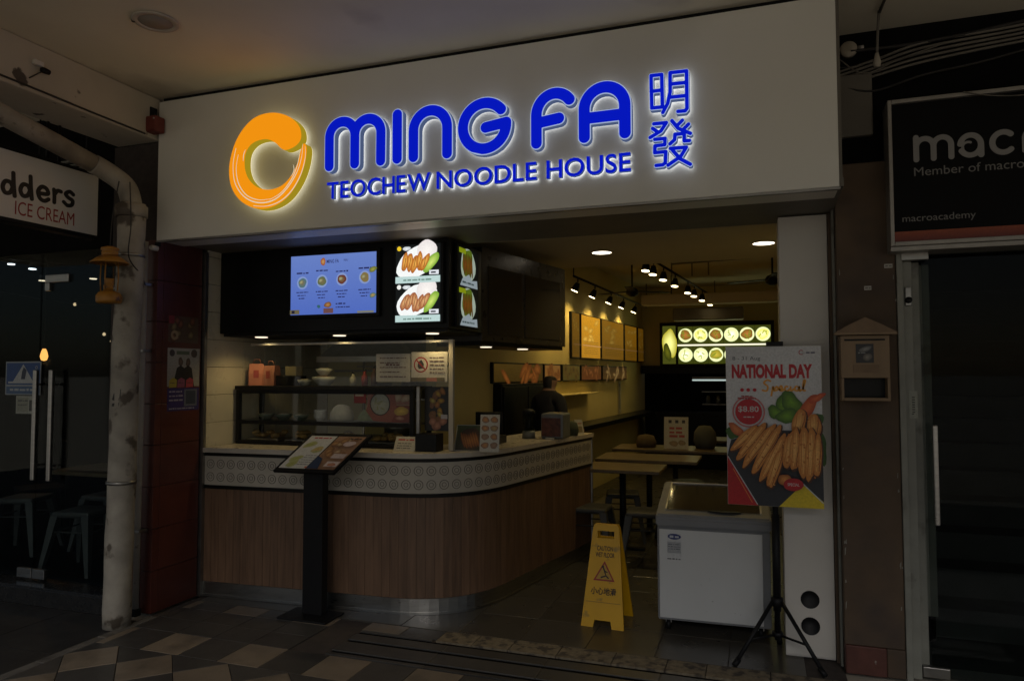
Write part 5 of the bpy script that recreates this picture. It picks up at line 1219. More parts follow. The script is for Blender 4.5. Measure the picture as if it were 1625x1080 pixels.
# dark doorway, person
dw = thing('fridge_cabinet', tuple(onwall(1.8, 0)), 'tall black cabinet against the cream wall behind the counter', 'cabinet')
wallbox('body', 1.12, 2.42, .002, .10, .0, 1.50, M['satin'], dw, .006); wallbox('door', 1.15, 1.76, .101, .112, .3, 1.47, M['satin'], dw, .004); wallbox('door', 1.78, 2.39, .101, .112, .3, 1.47, M['satin'], dw, .004)
def person(loc, rz, label, parts, cat='person'):
    """Skin-grown figure: pelvis root, spine, head, arms, legs as one continuous surface."""
    V = [(0, 0, .90), (0, 0, 1.08), (0, .01, 1.27), (0, 0, 1.37), (0, -.01, 1.44), (0, -.02, 1.52), (0, -.02, 1.585)]
    Rr = [(.15, .105), (.135, .10), (.155, .105), (.10, .075), (.052, .052), (.078, .092), (.055, .07)]
    E = [(0, 1), (1, 2), (2, 3), (3, 4), (4, 5), (5, 6)]
    def chain(start, pts, rs):
        p = start
        for q, r in zip(pts, rs): V.append(q); Rr.append((r, r)); E.append((p, len(V) - 1)); p = len(V) - 1
    for s in (-1, 1):
        chain(3, [(s * .17, 0, 1.345), (s * .225, .0, 1.10), (s * .20, -.15, .99), (s * .17, -.26, 1.02), (s * .16, -.33, 1.03)], [.062, .047, .036, .029, .032])
        chain(0, [(s * .09, 0, .82), (s * .10, -.01, .48), (s * .10, .02, .09), (s * .105, -.10, .035)], [.085, .058, .042, .038])
    me = bpy.data.meshes.new('body'); me.from_pydata(V, E, []); o = bpy.data.objects.new('body', me); COL.objects.link(o)
    sk = o.modifiers.new('s', 'SKIN'); 
    for i, sv in enumerate(me.skin_vertices[0].data): sv.radius = Rr[i]; sv.use_root = (i == 0)
    sb = o.modifiers.new('u', 'SUBSURF'); sb.levels = 2; sb.render_levels = 2
    m2 = bpy.data.meshes.new_from_object(o.evaluated_get(bpy.context.evaluated_depsgraph_get())); bpy.data.objects.remove(o)
    for m in (M['cloth'], M['skin'], M['hair']): m2.materials.append(m)
    for p in m2.polygons:
        c = p.center; p.use_smooth = True
        p.material_index = 2 if (c.z > 1.53 or (c.z > 1.46 and c.y > .0)) else 1 if (c.z > 1.435 or (c.y < -.17 and abs(c.x) > .1)) else 0
    t = thing('person', loc, label, cat, None, rz); b = bpy.data.objects.new('body', m2); link(b, t, True); return t
person((-2.02, 6.95, 0), rad(150), 'person in dark clothes standing behind the counter before the black cabinet', 0)
# lit dish sign at the back
bl = thing('dish_lightbox', (-.7, 12.6, 1.74), 'wide bright lightbox of twelve dishes on the end wall', 'lightbox')
BX0, BX1, BZ0, BZ1 = -1.60, .16, 1.765, 2.415
box('case', BX0 - .05, BX1 + .05, 12.55, 12.70, BZ0 - .05, BZ1 + .06, M['dark'], bl, bev=.006)
a = Art(.001); a.rect(0, .22, 0, .65, srgb(60, 62, 18)); a.blob(.12, .35, .12, .25, 0, srgb(250, 250, 150), srgb(160, 150, 40), .15); a.blob(.08, .2, .06, .15, 10, srgb(90, 90, 20), srgb(40, 45, 10))
litb = printmat('backlit_bright', 1.35, grain=.06)
a.build('dish_panel', (BX0, 12.549, BZ0), (1, 0, 0), (0, 0, 1), litb, bl)
rg = random.Random(12)
for j in range(2):
    for i in range(6):
        w_ = (BX1 - BX0 - .26) / 6; x = BX0 + .26 + i * w_; z = BZ0 + j * .335; a = Art(.001)
        a.rect(0, w_ - .004, 0, .30, srgb(52, 56, 14)); a.disc(w_ / 2, .15, w_ * .47, srgb(225, 232, 170)); c = rg.choice([(srgb(255, 250, 190), srgb(220, 215, 90)), (srgb(190, 170, 60), srgb(130, 120, 30)), (srgb(170, 110, 50), srgb(110, 80, 25)), (srgb(255, 255, 235), srgb(230, 230, 150))])
        a.blob(w_ / 2, .155, w_ * .36, w_ * .34, 0, c[0], c[1], .15, seed=i + 9 * j + 1)
        for k in range(4): a.blob(w_ / 2 + rg.uniform(-.06, .06), .15 + rg.uniform(-.06, .06), .03, .012, rg.uniform(0, 180), c[1], srgb(120, 140, 40), seed=k + i * 5 + 70)
        a.build('dish_panel', (x, 12.549, z), (1, 0, 0), (0, 0, 1), litb, bl)
box('divider', BX0 + .25, BX1, 12.545, 12.5495, BZ0 + .303, BZ0 + .330, glow('divider_glow', (1, .95, .7), 1.1), bl)
ft = thing('hatch_light', (-.6, 12.7, 1.5), 'pale fluorescent strip under the dark kitchen hatch', 'lamp')
box('tube_cover', -1.15, .25, 12.98, 13.03, 1.47, 1.50, glow('hatch_glow', (.75, .9, .85), .55), ft, bev=.004); box('reflector', -1.15, .25, 12.96, 13.06, 1.52, 1.54, M['steeld'], ft)
for k in range(2): tag(box('kitchen_shelf', -1.0, .38, 13.1, 13.35, 1.05 + k * .22, 1.065 + k * .22, M['steeld'], None), 'dim steel shelf %s inside the kitchen hatch' % ('lower', 'upper')[k], 'shelf', 'shelves in the kitchen hatch')
rgk = random.Random(2)
for k in range(7):
    x = -.9 + k * .17; h = rgk.uniform(.08, .15)
    tag(lathe('jar', [(.0, 0), (.04, 0), (.04, h * .7), (.025, h * .85), (.025, h), (0, h)], (x, 13.2, 1.066), M['tin'], None, 12), 'dim jar standing on the lower shelf in the kitchen hatch', 'jar', 'jars in the kitchen hatch')
# tables and stools of the dining room
GT = 'dining tables'
table((-1.22, 6.62, 0), 'wooden dining table nearest the counter end', .74, .55, .75, M['darkoak'], GT, 'dining_table')
table((-1.10, 7.45, 0), 'second wooden dining table beyond the counter end', 1.0, .6, .75, M['darkoak'], GT, 'dining_table')
table((-.95, 8.45, 0), 'third wooden dining table beneath the white menu card', 1.35, .6, .75, M['darkoak'], GT, 'dining_table')
table((-.25, 9.8, 0), 'farthest wooden dining table before the hatch', 1.1, .6, .75, M['darkoak'], GT, 'dining_table')
for k, (x, y, l) in enumerate(((-1.42, 6.22, 'before the nearest dining table'), (-.95, 6.18, 'before the nearest dining table, on the freezer side'), (-1.3, 7.05, 'between the first and second dining tables'), (-.75, 7.04, 'beside the second dining table near the freezer'), (-.75, 7.98, 'before the third dining table'))):
    stool((x, y, 0), 'dark stool ' + l, .1 * k, .45, 'dining_stool', 'stools at the dining tables', M['tindark'])
a = Art(); a.rect(0, .27, 0, .36, (.50, .47, .38)); [a.rect(.05 + k * .075, .085 + k * .075, .29, .325, (.05, .04, .04)) for k in range(3)]
for k in range(3): a.scribble(.06, .23, .22 - k * .045, .028, (.42, .07, .05), k + 3)
a.blob(.11, .06, .05, .03, 0, (.4, .28, .15), (.28, .2, .1)); a.blob(.2, .07, .04, .03, 0, (.4, .28, .15), (.28, .2, .1))
plate_menu('table_menu', a, (-1.06, 8.32, .7505), 0, rad(8), .27, .36, 'white menu card with red writing standing on a dining table')
tag(lathe('round_bag', [(0, 0), (.10, .0), (.13, .08), (.12, .18), (.07, .25), (0, .26)], (-.62, 8.5, .7505), mat('grey_cloth', (.09, .09, .075), .9, bump=.4), None, 18), 'grey rounded bag on the table beside the white menu card', 'bag')
tag(lathe('round_bag', [(0, 0), (.11, .0), (.12, .06), (.09, .13), (0, .15)], (-1.28, 8.45, .7505), mat('brown_cloth', (.10, .07, .035), .9, bump=.4), None, 18), 'brown low bundle on the table before the white menu card', 'bag')
for k, (x, c) in enumerate(((-.25, 'red'), (-.05, 'pale'))):
    tag(lathe('cup', [(0, 0), (.03, 0), (.04, .1), (.035, .1), (.02, .01)], (x, 9.8, .7505), mat(c + '_cup', (.3, .05, .04) if k == 0 else (.4, .38, .33), .5), None, 14), c + ' cup on the farthest dining table', 'cup', 'cups on the far table')
a = Art(); a.rect(0, .16, 0, .50, (.50, .48, .40)); a.line([(.08, .06), (.08, .22), (.05, .32), (.10, .42)], .035, (.03, .03, .03)); a.blob(.08, .44, .03, .03, 0, (.03, .03, .03), (.05, .05, .05))
t = a.build('wall_banner', tuple(onwall(5.75, .98, .012)), tuple(AD), (0, 0, 1), M['paper']); tag(t, 'white banner with dark brush figure leaning on the cream wall', 'banner')
lg_ = wallbox('wall_ledge', 3.0, 7.3, .001, .30, .90, .96, M['satin'], None, .004); tag(lg_, 'long black ledge along the foot of the cream menu wall', 'ledge')

# ================================================================== FREEZER
fz = thing('chest_freezer', (-.31, 4.9, 0), 'white and grey chest freezer with sloped glass lid in the doorway', 'freezer', None, rad(2.0))
fw = .668; hx = fw / 2; yb = .64
def fzp(name, pts, m, x0, x1, parent=fz, bev=.006):
    """Side profile (y, z) extruded across the freezer."""
    bm = bmesh.new(); A = [bm.verts.new((x0, y, z)) for y, z in pts]; B = [bm.verts.new((x1, y, z)) for y, z in pts]; n = len(pts)
    bm.faces.new(A); bm.faces.new(B)
    for i in range(n): bm.faces.new((A[i], A[(i + 1) % n], B[(i + 1) % n], B[i]))
    bmesh.ops.recalc_face_normals(bm, faces=bm.faces)
    if bev: bmesh.ops.bevel(bm, geom=bm.edges[:], offset=bev, segments=2, affect='EDGES')
    return frombm(name, bm, m, parent, local=True)
YF = -.285
fzp('body', [(YF, .075), (YF + yb, .075), (YF + yb, .74), (YF, .645)], M['greybox'], -hx, hx)
box('front_panel', -hx + .012, hx - .045, YF - .010, YF - .0005, .09, .632, M['whitebox'], fz, bev=.004, local=True)
fzp('lid_frame', [(YF - .014, .648), (YF - .014, .700), (YF + .0, .722), (YF + yb + .008, .835), (YF + yb + .008, .744)], M['greybox'], -hx - .008, hx + .008, bev=.010)
sl2 = (.835 - .722) / (yb + .008)
def lidz(y): return .722 + (y - YF) * sl2
def lidsheet(name, x0, x1, y0, y1, up, m, th=.004):
    vs = [(x, y, lidz(y) + up + d) for d in (0, th) for x, y in ((x0, y0), (x1, y0), (x1, y1), (x0, y1))]
    return mesh(name, vs, [(0, 3, 2, 1), (4, 5, 6, 7), (0, 1, 5, 4), (1, 2, 6, 5), (2, 3, 7, 6), (3, 0, 4, 7)], m, fz, local=True)
lidsheet('lid_well', -hx + .05, hx - .05, YF + .075, YF + yb - .05, .0012, mat('freezer_inside', (.20, .20, .19), .4), .001)
lidsheet('lid_glass', -hx + .055, hx - .055, YF + .08, YF + yb - .055, .0040, glassmat('lid_glass', (.88, .88, .86), .13, .06), .004)
for (x0, x1, y0, y1) in ((-hx + .043, -hx + .052, YF + .07, YF + yb - .05), (hx - .052, hx - .043, YF + .07, YF + yb - .05), (-hx + .053, hx - .053, YF + yb - .058, YF + yb - .05)):
    lidsheet('lid_rail', x0, x1, y0, y1, .0012, M['steel'], .012)
bm = bmesh.new(); bmlathe(bm, [(0, 0), (.10, .0), (.10, .006), (0, .008)], (0, 0, 0), 20); bmesh.ops.transform(bm, matrix=Matrix.Translation((.07, YF + .075, lidz(YF + .075) + .004)) @ Matrix.Scale(.28, 4, (0, 1, 0)), verts=bm.verts); frombm('lid_grip', bm, M['dark'], fz, local=True)
for x, y in ((-hx + .06, YF + .06), (hx - .06, YF + .06), (-hx + .06, YF + yb - .06), (hx - .06, YF + yb - .06)):
    c = lathe('caster', [(0, -.012), (.03, -.012), (.032, 0), (.03, .012), (0, .012)], (x, y, .033), M['black'], fz, 14, 'X', local=True); box('fork', x - .018, x + .018, y - .01, y + .01, .045, .074, M['steeld'], c, local=True)
a = Art(); a.rect(0, .085, -.085, .06, (.55, .56, .57)).blob(.043, .04, .04, .018, 0, (.02, .035, .16), (.02, .035, .16), .04).scribble(.015, .07, .033, .014, (.5, .52, .56)); a.rect(.0, .082, -.06, .008, (.36, .37, .39)); [a.scribble(.005, .08, -.01 - k * .014, .006, (.15, .16, .18), k + 2) for k in range(3)]; a.scribble(.0, .08, -.10, .009, (.12, .12, .13), 9)
o = a.build('rating_label', (-hx + .062, YF - .0108, .55), (1, 0, 0), (0, 0, 1), M['paper']); o.parent = fz
# ================================================================== WET FLOOR SIGN
wf = thing('wet_floor_sign', (-.97, 4.68, 0), 'yellow folding wet floor sign standing beside the freezer', 'sign', None, rad(-2))
def panel(tilt, name):
    """One leg of the A-frame: tapered board with grip slot, recessed foot cut and raised edge."""
    out = [(-.138, 0), (-.060, 0), (-.052, .045), (.052, .045), (.060, 0), (.138, 0), (.086, .60), (.075, .62), (-.075, .62), (-.086, .60)]
    slot = [(-.055, .535), (-.055, .580), (.055, .580), (.055, .535)]
    c, s_ = math.cos(tilt), math.sin(tilt)
    fr = lambda u, v, d: Vector((u, (-.145 + v * s_ / c * 1.0) + d, v)) if tilt > 0 else Vector((u, .145 + v * s_ / c + d, v))
    P, tri = fill2d([out, slot]); n = len(P)
    bm = bmesh.new(); A = [bm.verts.new(fr(u, v, 0)) for u, v in P]; B_ = [bm.verts.new(fr(u, v, .016)) for u, v in P]
    for t in tri: bm.faces.new([A[i] for i in t]); bm.faces.new([B_[i] for i in t])
    o = 0
    for L in (out, slot):
        for i in range(len(L)):
            a_, b_ = o + i, o + (i + 1) % len(L); bm.faces.new((A[a_], A[b_], B_[b_], B_[a_]))
        o += len(L)
    return frombm(name, bm, M['yellow'], wf, local=True)
TL = math.atan(.135 / .62)
panel(TL, 'front_board'); panel(-TL, 'back_board')
for x in (-.078, .065): tube('hinge', [(x, 0, .606), (x + .013, 0, .606)], .010, M['yellow'], wf, 10, local=True)
a = Art(.0004); rd = (.30, .025, .012); dkk = (.03, .014, .006)
a.text('CAUTION', -.054, .050, .470, .500, dkk, .02); a.text('WET FLOOR', -.062, .062, .430, .460, dkk, .02)
a.poly([(-.07, .285), (.07, .285), (.0, .408)], rd).poly([(-.054, .295), (.054, .295), (.0, .389)], (.45, .27, .03))
a.line([(-.022, .305), (.012, .318), (.002, .345), (-.006, .365)], .010, dkk).line([(.012, .318), (.03, .302)], .009, dkk).line([(.0, .348), (.022, .338)], .007, dkk).disc(-.010, .372, .008, dkk)
try: a.text('小心地滑', -.082, .082, .200, .246, dkk, .018)
except Exception: a.scribble(-.075, .075, .21, .03, dkk)
a.line([(-.112, .155), (.112, .155)], .004, (.33, .2, .02))
o = a.build('print', (0, -.146, 0), (1, 0, 0), (0, math.sin(TL), math.cos(TL)), M['paper']); o.parent = wf
# ================================================================== POSTER STAND
ps = thing('poster_stand', (.06, 4.42, 0), 'black tripod stand carrying a prawn roll poster before the white post', 'poster stand')
PX, PY = .062, 4.395
tube('pole', [(PX, PY, .10), (PX, PY, 1.76)], .016, M['black'], ps, 12); tube('sleeve', [(PX, PY, .26), (PX, PY, .80)], .022, M['black'], ps, 12)
lathe('hub', [(.02, 0), (.034, .005), (.034, .05), (.02, .055)], (PX, PY, .285), M['black'], ps, 14); lathe('slider', [(.02, 0), (.03, .004), (.03, .03), (.02, .034)], (PX, PY, .115), M['black'], ps, 14)
for fx, fy in ((-.165, 4.178), (.290, 4.19), (.075, 4.62)):
    d = Vector((fx - PX, fy - PY)).normalized(); a_ = (PX + d.x * .035, PY + d.y * .035, .315); b_ = (fx, fy, .012)
    l_ = tube('leg', [a_, b_], .0115, M['black'], ps, 10)
    tube('rubber_foot', [(fx - d.x * .03, fy - d.y * .03, .04), (fx + d.x * .004, fy + d.y * .004, .008)], .016, M['black'], l_, 10)
    mid = Vector(a_).lerp(Vector(b_), .6); tube('brace', [tuple(mid), (PX + d.x * .022, PY + d.y * .022, .13)], .007, M['black'], ps, 8)
box('top_clip', PX - .035, PX + .055, PY - .12, PY - .0, 1.752, 1.778, M['black'], ps, bev=.003)
fr_ = box('backing', -.192, .312, 4.288, 4.294, .862, 1.752, M['white'], ps)
tube('support_arm', [(PX, PY - .015, 1.5), (PX, 4.296, 1.5)], .012, M['black'], ps, 8); tube('support_arm', [(PX, PY - .02, .95), (PX, 4.296, .95)], .012, M['black'], ps, 8)
a = Art(.00025); W_, H_ = .50, .886
a.rect(0, W_, 0, H_, (.62, .62, .65), (.68, .69, .71)); red = srgb(188, 24, 40); redd = srgb(150, 20, 34); go = srgb(232, 160, 56)
a.text('8 - 31 Aug', .035, .185, .805, .832, srgb(70, 70, 84), .0); a.text('NATIONAL DAY', .03, .455, .708, .788, red, .055)
sp_ = [(p.x, p.y) for p in smoothpath([(.045, .055, 0), (.025, .065, 0), (.008, .05, 0), (.03, .03, 0), (.025, .005, 0), (.0, .008, 0)], 5)]
def script(pts, w=.010): a.line([(.19 + p.x, .633 + p.y) for p in smoothpath([(x, y, 0) for x, y in pts], 5)], w, go)
script([(.05, .058), (.03, .066), (.012, .05), (.032, .03), (.026, .006), (.0, .01)]); script([(.05, -.025), (.06, .03), (.064, .012), (.08, .03), (.086, .014), (.068, .006), (.062, .01)])
script([(.09, .012), (.108, .02), (.102, .034), (.092, .016), (.104, .006), (.118, .016)]); script([(.14, .028), (.126, .03), (.122, .01), (.136, .006), (.148, .018)])
script([(.152, .032), (.152, .01), (.162, .01), (.168, .02)]); script([(.196, .026), (.178, .03), (.174, .01), (.19, .01), (.197, .03), (.198, .006), (.21, .014)]); script([(.214, .014), (.228, .06), (.22, .062), (.216, .012), (.23, .01)]); a.disc(.153, .046, .0035, go)
a.ring(.40, .852, .010, .0135, red); a.rect(.405, .418, .842, .860, (.60, .60, .61)); a.scribble(.425, .475, .846, .009, srgb(100, 100, 120), 3)
a.disc(.085, .643, .010, red).disc(.118, .643, .010, red).disc(.152, .643, .010, red)
a.ring(.118, .520, .080, .088, srgb(200, 120, 120)); [a.scribble(.06 + k * .02, .16 - k * .02, .592 + k * .012, .008, redd, k + 2) for k in range(2)]
a.disc(.118, .520, .072, red); a.text('$8.80', .062, .172, .515, .552, (.62, .60, .60), .012); a.scribble(.09, .15, .488, .008, (.6, .55, .55), 4)
a.poly([(0, 0), (.16, 0), (0, .27)], srgb(176, 22, 30)); a.line([(.03, .20), (.13, .015)], .004, srgb(220, 120, 60))
a.poly([(0, .27), (.02, .36), (.20, .42), (.5, .42), (.5, .03), (.34, .0), (.16, .0)], srgb(34, 38, 46))
a.line([(0, .272), (.165, -.0)], .006, srgb(190, 195, 200)) if False else a.line([(0.003, .268), (.158, .006)], .005, srgb(190, 195, 200))
a.poly([(.27, .0), (.5, .0), (.5, .035), (.395, .13)], srgb(222, 196, 40)); a.line([(.395, .132), (.498, .03)], .005, srgb(200, 205, 210))
lf = srgb(120, 168, 40); ld = srgb(50, 90, 20)
for k, (x, y, rx, ry, an) in enumerate(((.30, .56, .035, .075, -15), (.345, .575, .045, .07, 25), (.26, .52, .03, .05, 50), (.32, .50, .05, .045, 0), (.47, .46, .03, .06, -10), (.03, .40, .03, .04, 40), (.49, .33, .03, .09, 0))): a.blob(x, y, rx, ry, an, lf if k < 4 else ld, ld, .25, seed=k + 11)
pc1, pc2 = srgb(224, 150, 74), srgb(150, 80, 26)
a.blob(.43, .55, .03, .085, -30, srgb(226, 120, 60), srgb(180, 70, 34), .15, seed=3).blob(.475, .60, .045, .018, 30, srgb(230, 120, 66), srgb(190, 70, 40), .2, seed=4).blob(.05, .42, .055, .022, -45, srgb(226, 140, 74), srgb(180, 80, 40), .2, seed=6)
def roll(x0, y0, x1, y1, w, seed):
    """A golden fried roll: lumpy shaded body, ridges, pale crumbs and dark creases."""
    rg = random.Random(seed); dx, dy = x1 - x0, y1 - y0; L = math.hypot(dx, dy); an = math.degrees(math.atan2(dy, dx)); nx, ny = -dy / L, dx / L
    a.blob((x0 + x1) / 2 + .004, (y0 + y1) / 2 - .006, L / 2 + .006, w * .56, an, srgb(96, 48, 16), srgb(70, 34, 12), .10, seed=seed)
    a.blob((x0 + x1) / 2, (y0 + y1) / 2, L / 2, w / 2, an, srgb(246, 190, 110), srgb(196, 120, 46), .13, seed=seed, off=(nx * w * .14, ny * w * .14))
    for k in range(3):
        f = -.28 + k * .26; q = [(x0 + dx * t + nx * w * (f + .05 * math.sin(t * 7 + k)), y0 + dy * t + ny * w * (f + .05 * math.sin(t * 7 + k))) for t in (.12, .3, .5, .7, .88)]
        a.line(q, .0035, (srgb(140, 72, 22), srgb(242, 184, 104), srgb(196, 118, 46))[k])
    for k in range(7):
        t = rg.uniform(.08, .92); f = rg.uniform(-.4, .4); a.blob(x0 + dx * t + nx * w * f, y0 + dy * t + ny * w * f, w * .12, w * .07, rg.uniform(0, 180), rg.choice([srgb(244, 190, 112), srgb(178, 100, 34), srgb(206, 122, 52)]), srgb(190, 112, 44), .3, seed=seed * 7 + k)
for q in ((.36, .37, .40, .54, .07), (.45, .36, .46, .52, .07), (.02, .30, .17, .45, .050), (.05, .255, .21, .46, .052), (.085, .215, .25, .455, .052), (.13, .18, .285, .445, .054), (.175, .135, .305, .40, .052), (.215, .095, .29, .33, .052), (.31, .22, .345, .42, .062), (.345, .20, .37, .44, .055), (.395, .155, .41, .45, .060), (.43, .15, .445, .44, .062), (.462, .18, .475, .40, .050)): roll(*q, int(q[0] * 1000) + 7)
a.blob(.30, .155, .035, .03, 0, pc1, pc2, .1, seed=31); a.blob(.345, .13, .052, .034, 4, srgb(196, 30, 44), srgb(170, 22, 34), .03); a.text('SPECIAL', .315, .375, .122, .138, (.6, .55, .55), .01)
a.build('poster', (-.190, 4.2872, .864), (1, 0, 0), (0, 0, 1), M['paper'], ps)

# ================================================================== TILTED MENU STAND
mn = thing('menu_stand', (-2.84, 4.17, 0), 'black floor stand with a tilted two-page menu before the counter', 'menu stand')
box('base_plate', -3.03, -2.66, 4.02, 4.245, .001, .014, M['black'], mn, bev=.003)
box('post', -2.912, -2.762, 4.13, 4.20, .0142, .96, M['black'], mn, bev=.004)
mh = thing('tmp', (0, 0, 0), 'x', 'x'); bpy.data.objects.remove(mh)
MO = Vector((-3.075, 4.02, .962)); ux = Vector((1, .03, 0)).normalized(); uy = Vector((0.30, .62, .72)).normalized(); uy = (uy - ux * uy.dot(ux)).normalized(); un_ = ux.cross(uy)
ux2 = ux; sk = .17                                  # the board leans back and is turned on its post
def mp(u, v, d): return MO + ux * (u + sk * v / .31) + (uy * v) + un_ * d
def slab(name, u0, u1, v0, v1, d0, d1, m, parent):
    vs = [mp(u, v, d) for d in (d0, d1) for u, v in ((u0, v0), (u1, v0), (u1, v1), (u0, v1))]
    return mesh(name, vs, [(0, 3, 2, 1), (4, 5, 6, 7), (0, 1, 5, 4), (1, 2, 6, 5), (2, 3, 7, 6), (3, 0, 4, 7)], m, parent)
fb = slab('frame', 0, .455, 0, .31, -.022, .0, M['black'], mn)
def page(art, u0): 
    s_ = art
    for i, (x, y, z) in enumerate(s_.v):
        p = mp(u0 + x, .025 + y, .001 + z); s_.v[i] = (p.x, p.y, p.z)
    return s_.build('page', (0, 0, 0), (1, 0, 0), (0, 1, 0), M['paper'], mn)
a = Art(); a.rect(0, .200, 0, .262, (.58, .57, .53)); a.scribble(.04, .17, .24, .012, (.45, .06, .05), 3)
for k, (x, y) in enumerate(((.06, .19), (.06, .075), (.15, .15), (.07, .035))): a.blob(x, y, .04, .026, 20, (.34, .36, .08), (.42, .42, .2), .2, seed=k + 3)
a.blob(.15, .155, .035, .018, 10, (.5, .34, .08), (.5, .4, .2), .2); [a.scribble(.11, .2, .10 - k * .018, .006, (.2, .2, .2), k + 1) for k in range(5)]; a.rect(.19, .21, .004, .016, (.5, .12, .05))
page(a, .02)
a = Art(); a.rect(0, .207, 0, .262, (.24, .13, .07), (.35, .2, .12)); rg = random.Random(9)
for k in range(14): a.blob(rg.uniform(.03, .19), rg.uniform(.08, .24), .028, .02, rg.uniform(0, 180), rg.choice([(.5, .28, .12), (.34, .16, .07), (.55, .42, .26)]), (.2, .09, .04), .25, seed=k + 17)
a.poly([(0, 0), (.09, 0), (.05, .08), (0, .10)], (.02, .04, .09)); a.rect(.11, .205, .02, .06, (.55, .45, .42)); a.rect(.10, .2, .085, .12, (.5, .4, .38)); a.blob(.14, .20, .045, .02, 0, (.6, .48, .46), (.55, .42, .40)); a.scribble(.11, .2, .235, .012, (.05, .03, .03), 4); a.blob(.16, .035, .03, .012, 0, (.5, .25, .15), (.4, .15, .08))
page(a, .229)

# ================================================================== CLUTTER
hd = thing('range_hood', (-3.1, 5.5, 1.7), 'dark steel hood over the kitchen behind the food case', 'hood')
bm = bmesh.new(); A = [bm.verts.new(p) for p in ((-3.5, 5.15, 1.74), (-2.7, 5.15, 1.74), (-2.7, 5.82, 1.74), (-3.5, 5.82, 1.74))]; B_ = [bm.verts.new(p) for p in ((-3.3, 5.45, 2.05), (-2.9, 5.45, 2.05), (-2.9, 5.82, 2.05), (-3.3, 5.82, 2.05))]
bm.faces.new(B_)
for k in range(4): bm.faces.new((A[k], A[(k + 1) % 4], B_[(k + 1) % 4], B_[k]))
frombm('canopy_skirt', bm, M['steeld'], hd); box('lip', -3.51, -2.69, 5.14, 5.16, 1.70, 1.745, M['steel'], hd); box('flue', -3.2, -3.0, 5.55, 5.80, 2.051, 2.65, M['steeld'], hd)
wr = thing('kitchen_rack', (-2.95, 5.6, 1.0), 'thin steel rack with pots behind the food case', 'rack')
for x in (-3.3, -2.66): tube('upright', [(x, 5.55, 0), (x, 5.55, 1.72)], .012, M['steeld'], wr, 8)
for z in (1.05, 1.38, 1.66): box('shelf', -3.31, -2.65, 5.45, 5.75, z, z + .012, M['steeld'], wr)
pots = [(-3.15, 1.393, .09, .13, 'wide steel pot on the rack behind the food case'), (-2.88, 1.393, .07, .16, 'tall steel pot on the rack behind the food case'), (-3.0, 1.063, .11, .15, 'low steel pot on the rack behind the food case')]
for x, z, r, h, l in pots:
    t = thing('steel_pot', (x, 5.6, z), l, 'pot', 'pots on the kitchen rack'); lathe('pot', [(0, 0), (r, 0), (r, h), (r * .96, h), (r * .95, .01), (0, .01)], (0, 0, 0), M['steeld'], t, 20, local=True); tube('handle', [(r, 0, h * .7), (r + .04, 0, h * .72), (r + .04, 0, h * .6), (r, 0, h * .58)], .006, M['steeld'], t, 6, local=True)
for k, (x, l, m) in enumerate(((-2.72, 'brown sauce bottle on the food case nearest the notices', (.10, .04, .02)), (-2.80, 'red sauce bottle beside the brown one on the food case', (.28, .03, .02)), (-2.90, 'pale jar on the food case beside the red bottle', (.45, .40, .28)))):
    t = thing('sauce_bottle', (x, 4.72, 1.5125), l, 'bottle', 'bottles on the food case'); h = .13 - .02 * k
    lathe('body', [(0, 0), (.024, 0), (.025, h * .6), (.010, h * .85), (.010, h), (0, h)], (0, 0, 0), mat('sauce_%d' % k, m, .3), t, 14, local=True); lathe('cap', [(0, 0), (.012, 0), (.011, .018), (0, .019)], (0, 0, h + .0005), M['dark'], t, 12, local=True)
trm = mat('fried_food', (.42, .25, .07), .7, var=.4, vscale=50, bump=.8, bscale=60)
for k, (x, l) in enumerate(((-3.62, 'nearest the tiled wall'), (-3.28, 'second from the tiled wall'), (-2.92, 'in the middle of the case floor'), (-2.56, 'at the notice end of the case'))):
    t = thing('food_tray', (x, 4.70, 1.0945), 'steel tray of fried food on the case floor, ' + l, 'tray', 'trays on the case floor'); box('tray', -.14, .14, -.10, .10, 0, .018, M['steel'], t, bev=.006, local=True)
    rg = random.Random(k)
    for j in range(9):
        bm = bmesh.new(); bmesh.ops.create_icosphere(bm, subdivisions=2, radius=.026)
        for v in bm.verts: v.co = Vector((v.co.x * 1.5, v.co.y, v.co.z * .8)) * rg.uniform(.9, 1.1)
        bmesh.ops.transform(bm, matrix=Matrix.Translation((rg.uniform(-.10, .10), rg.uniform(-.065, .065), .036 + .02 * (j > 5))) @ Matrix.Rotation(rg.uniform(0, 3), 4, 'Z'), verts=bm.verts); frombm('piece', bm, trm, t, True, local=True)
for k in range(5):
    bowl('food_bowl', (-3.17 + .0 * k, 4.70, 1.2445 + k * .012), .05, 'pale bowl in the nested stack on the case shelf', whitew, 'nested bowls on the case shelf')
a = Art(); a.rect(0, .16, 0, .11, (.50, .47, .40)); a.scribble(.02, .14, .08, .012, (.4, .05, .04), 2); [a.scribble(.02, .13, .055 - k * .018, .007, (.1, .1, .1), k) for k in range(3)]
plate_menu('price_card', a, (-2.42, 4.465, 1.069), .05, rad(30), .16, .11, 'small tilted price card on the worktop before the food case')
a = Art(); a.rect(0, .10, 0, .15, (.42, .12, .06), (.5, .3, .12)); a.blob(.05, .07, .035, .04, 0, (.6, .45, .2), (.35, .18, .06)); a.scribble(.015, .085, .12, .012, (.6, .55, .4), 3)
plate_menu('small_stand', a, (-1.90, 4.86, 1.069), .5, rad(12), .10, .15, 'orange card standing behind the counter corner leaflet')
th = thing('till', (-1.93, 5.15, 1.068), 'black till with tilted screen behind the counter corner', 'till')
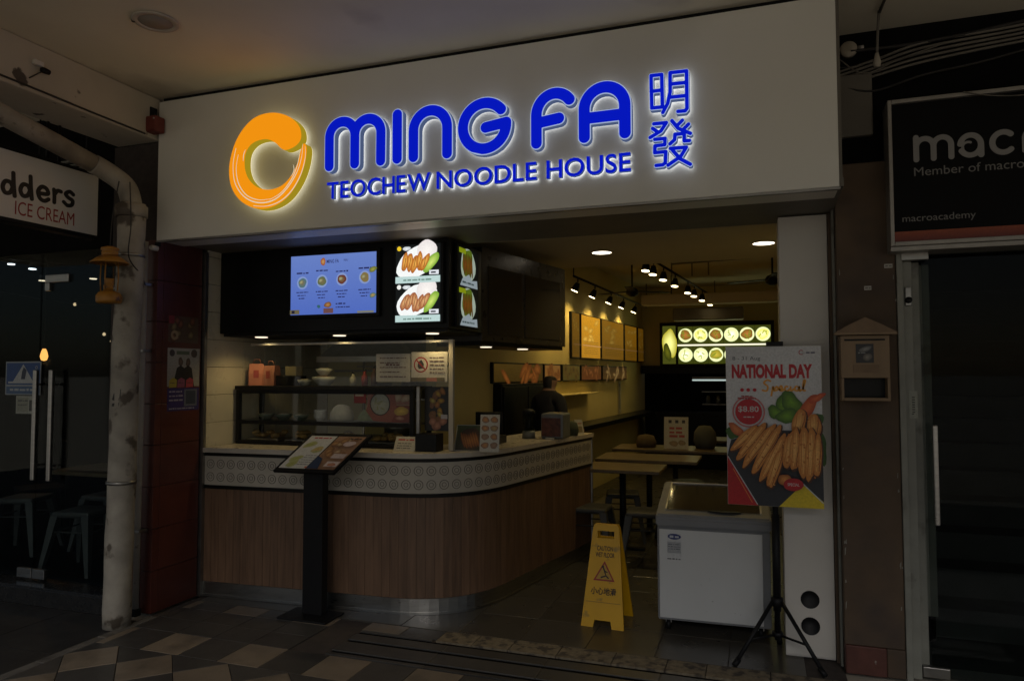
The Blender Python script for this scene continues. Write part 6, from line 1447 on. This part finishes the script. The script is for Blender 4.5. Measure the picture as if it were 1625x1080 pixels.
box('base', -2.06, -1.88, 5.08, 5.30, 1.069, 1.13, M['satin'], th, bev=.006); box('stalk', -1.99, -1.95, 5.2, 5.23, 1.1305, 1.24, M['satin'], th); box('screen', -2.08, -1.86, 5.14, 5.16, 1.16, 1.31, M['satin'], th, bev=.006, mtx=None)
st_ = thing('light_dots', (-6.2, 5.2, 2.4), 'added tiny warm light dots on a wire inside the ice cream shop', 'lamp')  # dots and wire added to imitate small warm reflections in the glass
pts = [(-7.6, 5.4, 2.48), (-6.9, 5.4, 2.36), (-6.3, 5.4, 2.30), (-5.75, 5.4, 2.38), (-5.2, 5.4, 2.52)]
tube('wire', smoothpath(pts, 5), .004, M['cableb'], st_, 5)
for k, p in enumerate([(-6.55, 5.4, 2.31), (-6.15, 5.4, 2.0), (-6.05, 5.4, 1.93), (-5.95, 5.4, 1.97), (-5.75, 5.4, 1.95)]):
    b = lathe('tiny_light_dot', [(0, -.018), (.012, -.012), (.015, 0), (.008, .014), (0, .016)], p, glow('tiny_glow', (1.0, .72, .42), 1.4), st_, 10)
    tube('drop_wire', [(p[0], p[1], p[2] + .016), (p[0], p[1], 2.36)], .002, M['cableb'], b, 5)
def chair(loc, rz, label):
    t = thing('cafe_chair', loc, label, 'chair', 'dark chairs in the ice cream shop', rz)
    box('seat', -.19, .19, -.19, .19, .43, .455, M['dark'], t, bev=.008, local=True); box('backrest', -.18, .18, .17, .19, .62, .86, M['dark'], t, bev=.008, local=True)
    for sx in (-1, 1):
        tube('leg', [(sx * .17, -.17, .43), (sx * .18, -.19, 0)], .014, M['dark'], t, 8, local=True); tube('leg', [(sx * .17, .18, .86), (sx * .17, .17, .43), (sx * .18, .2, 0)], .014, M['dark'], t, 8, local=True)
chair((-5.35, 5.35, .118), .3, 'dark chair between the two ice cream shop tables'); chair((-6.3, 4.9, .118), -.5, 'dark chair near the pendant bulb in the ice cream shop')
cable('loose dark cable sagging below the grey bundle over the black sign', [(.42, 4.31, 3.20), (.60, 4.30, 3.14), (.85, 4.31, 3.20), (1.15, 4.32, 3.24), (1.6, 4.33, 3.33)], .006, M['cableb'], 6)
cable('thin pale wire crossing the bundle near the bulb fitting', [(.44, 4.30, 3.34), (.56, 4.29, 3.24), (.74, 4.30, 3.30), (.95, 4.32, 3.36)], .004, M['cable'], 6)
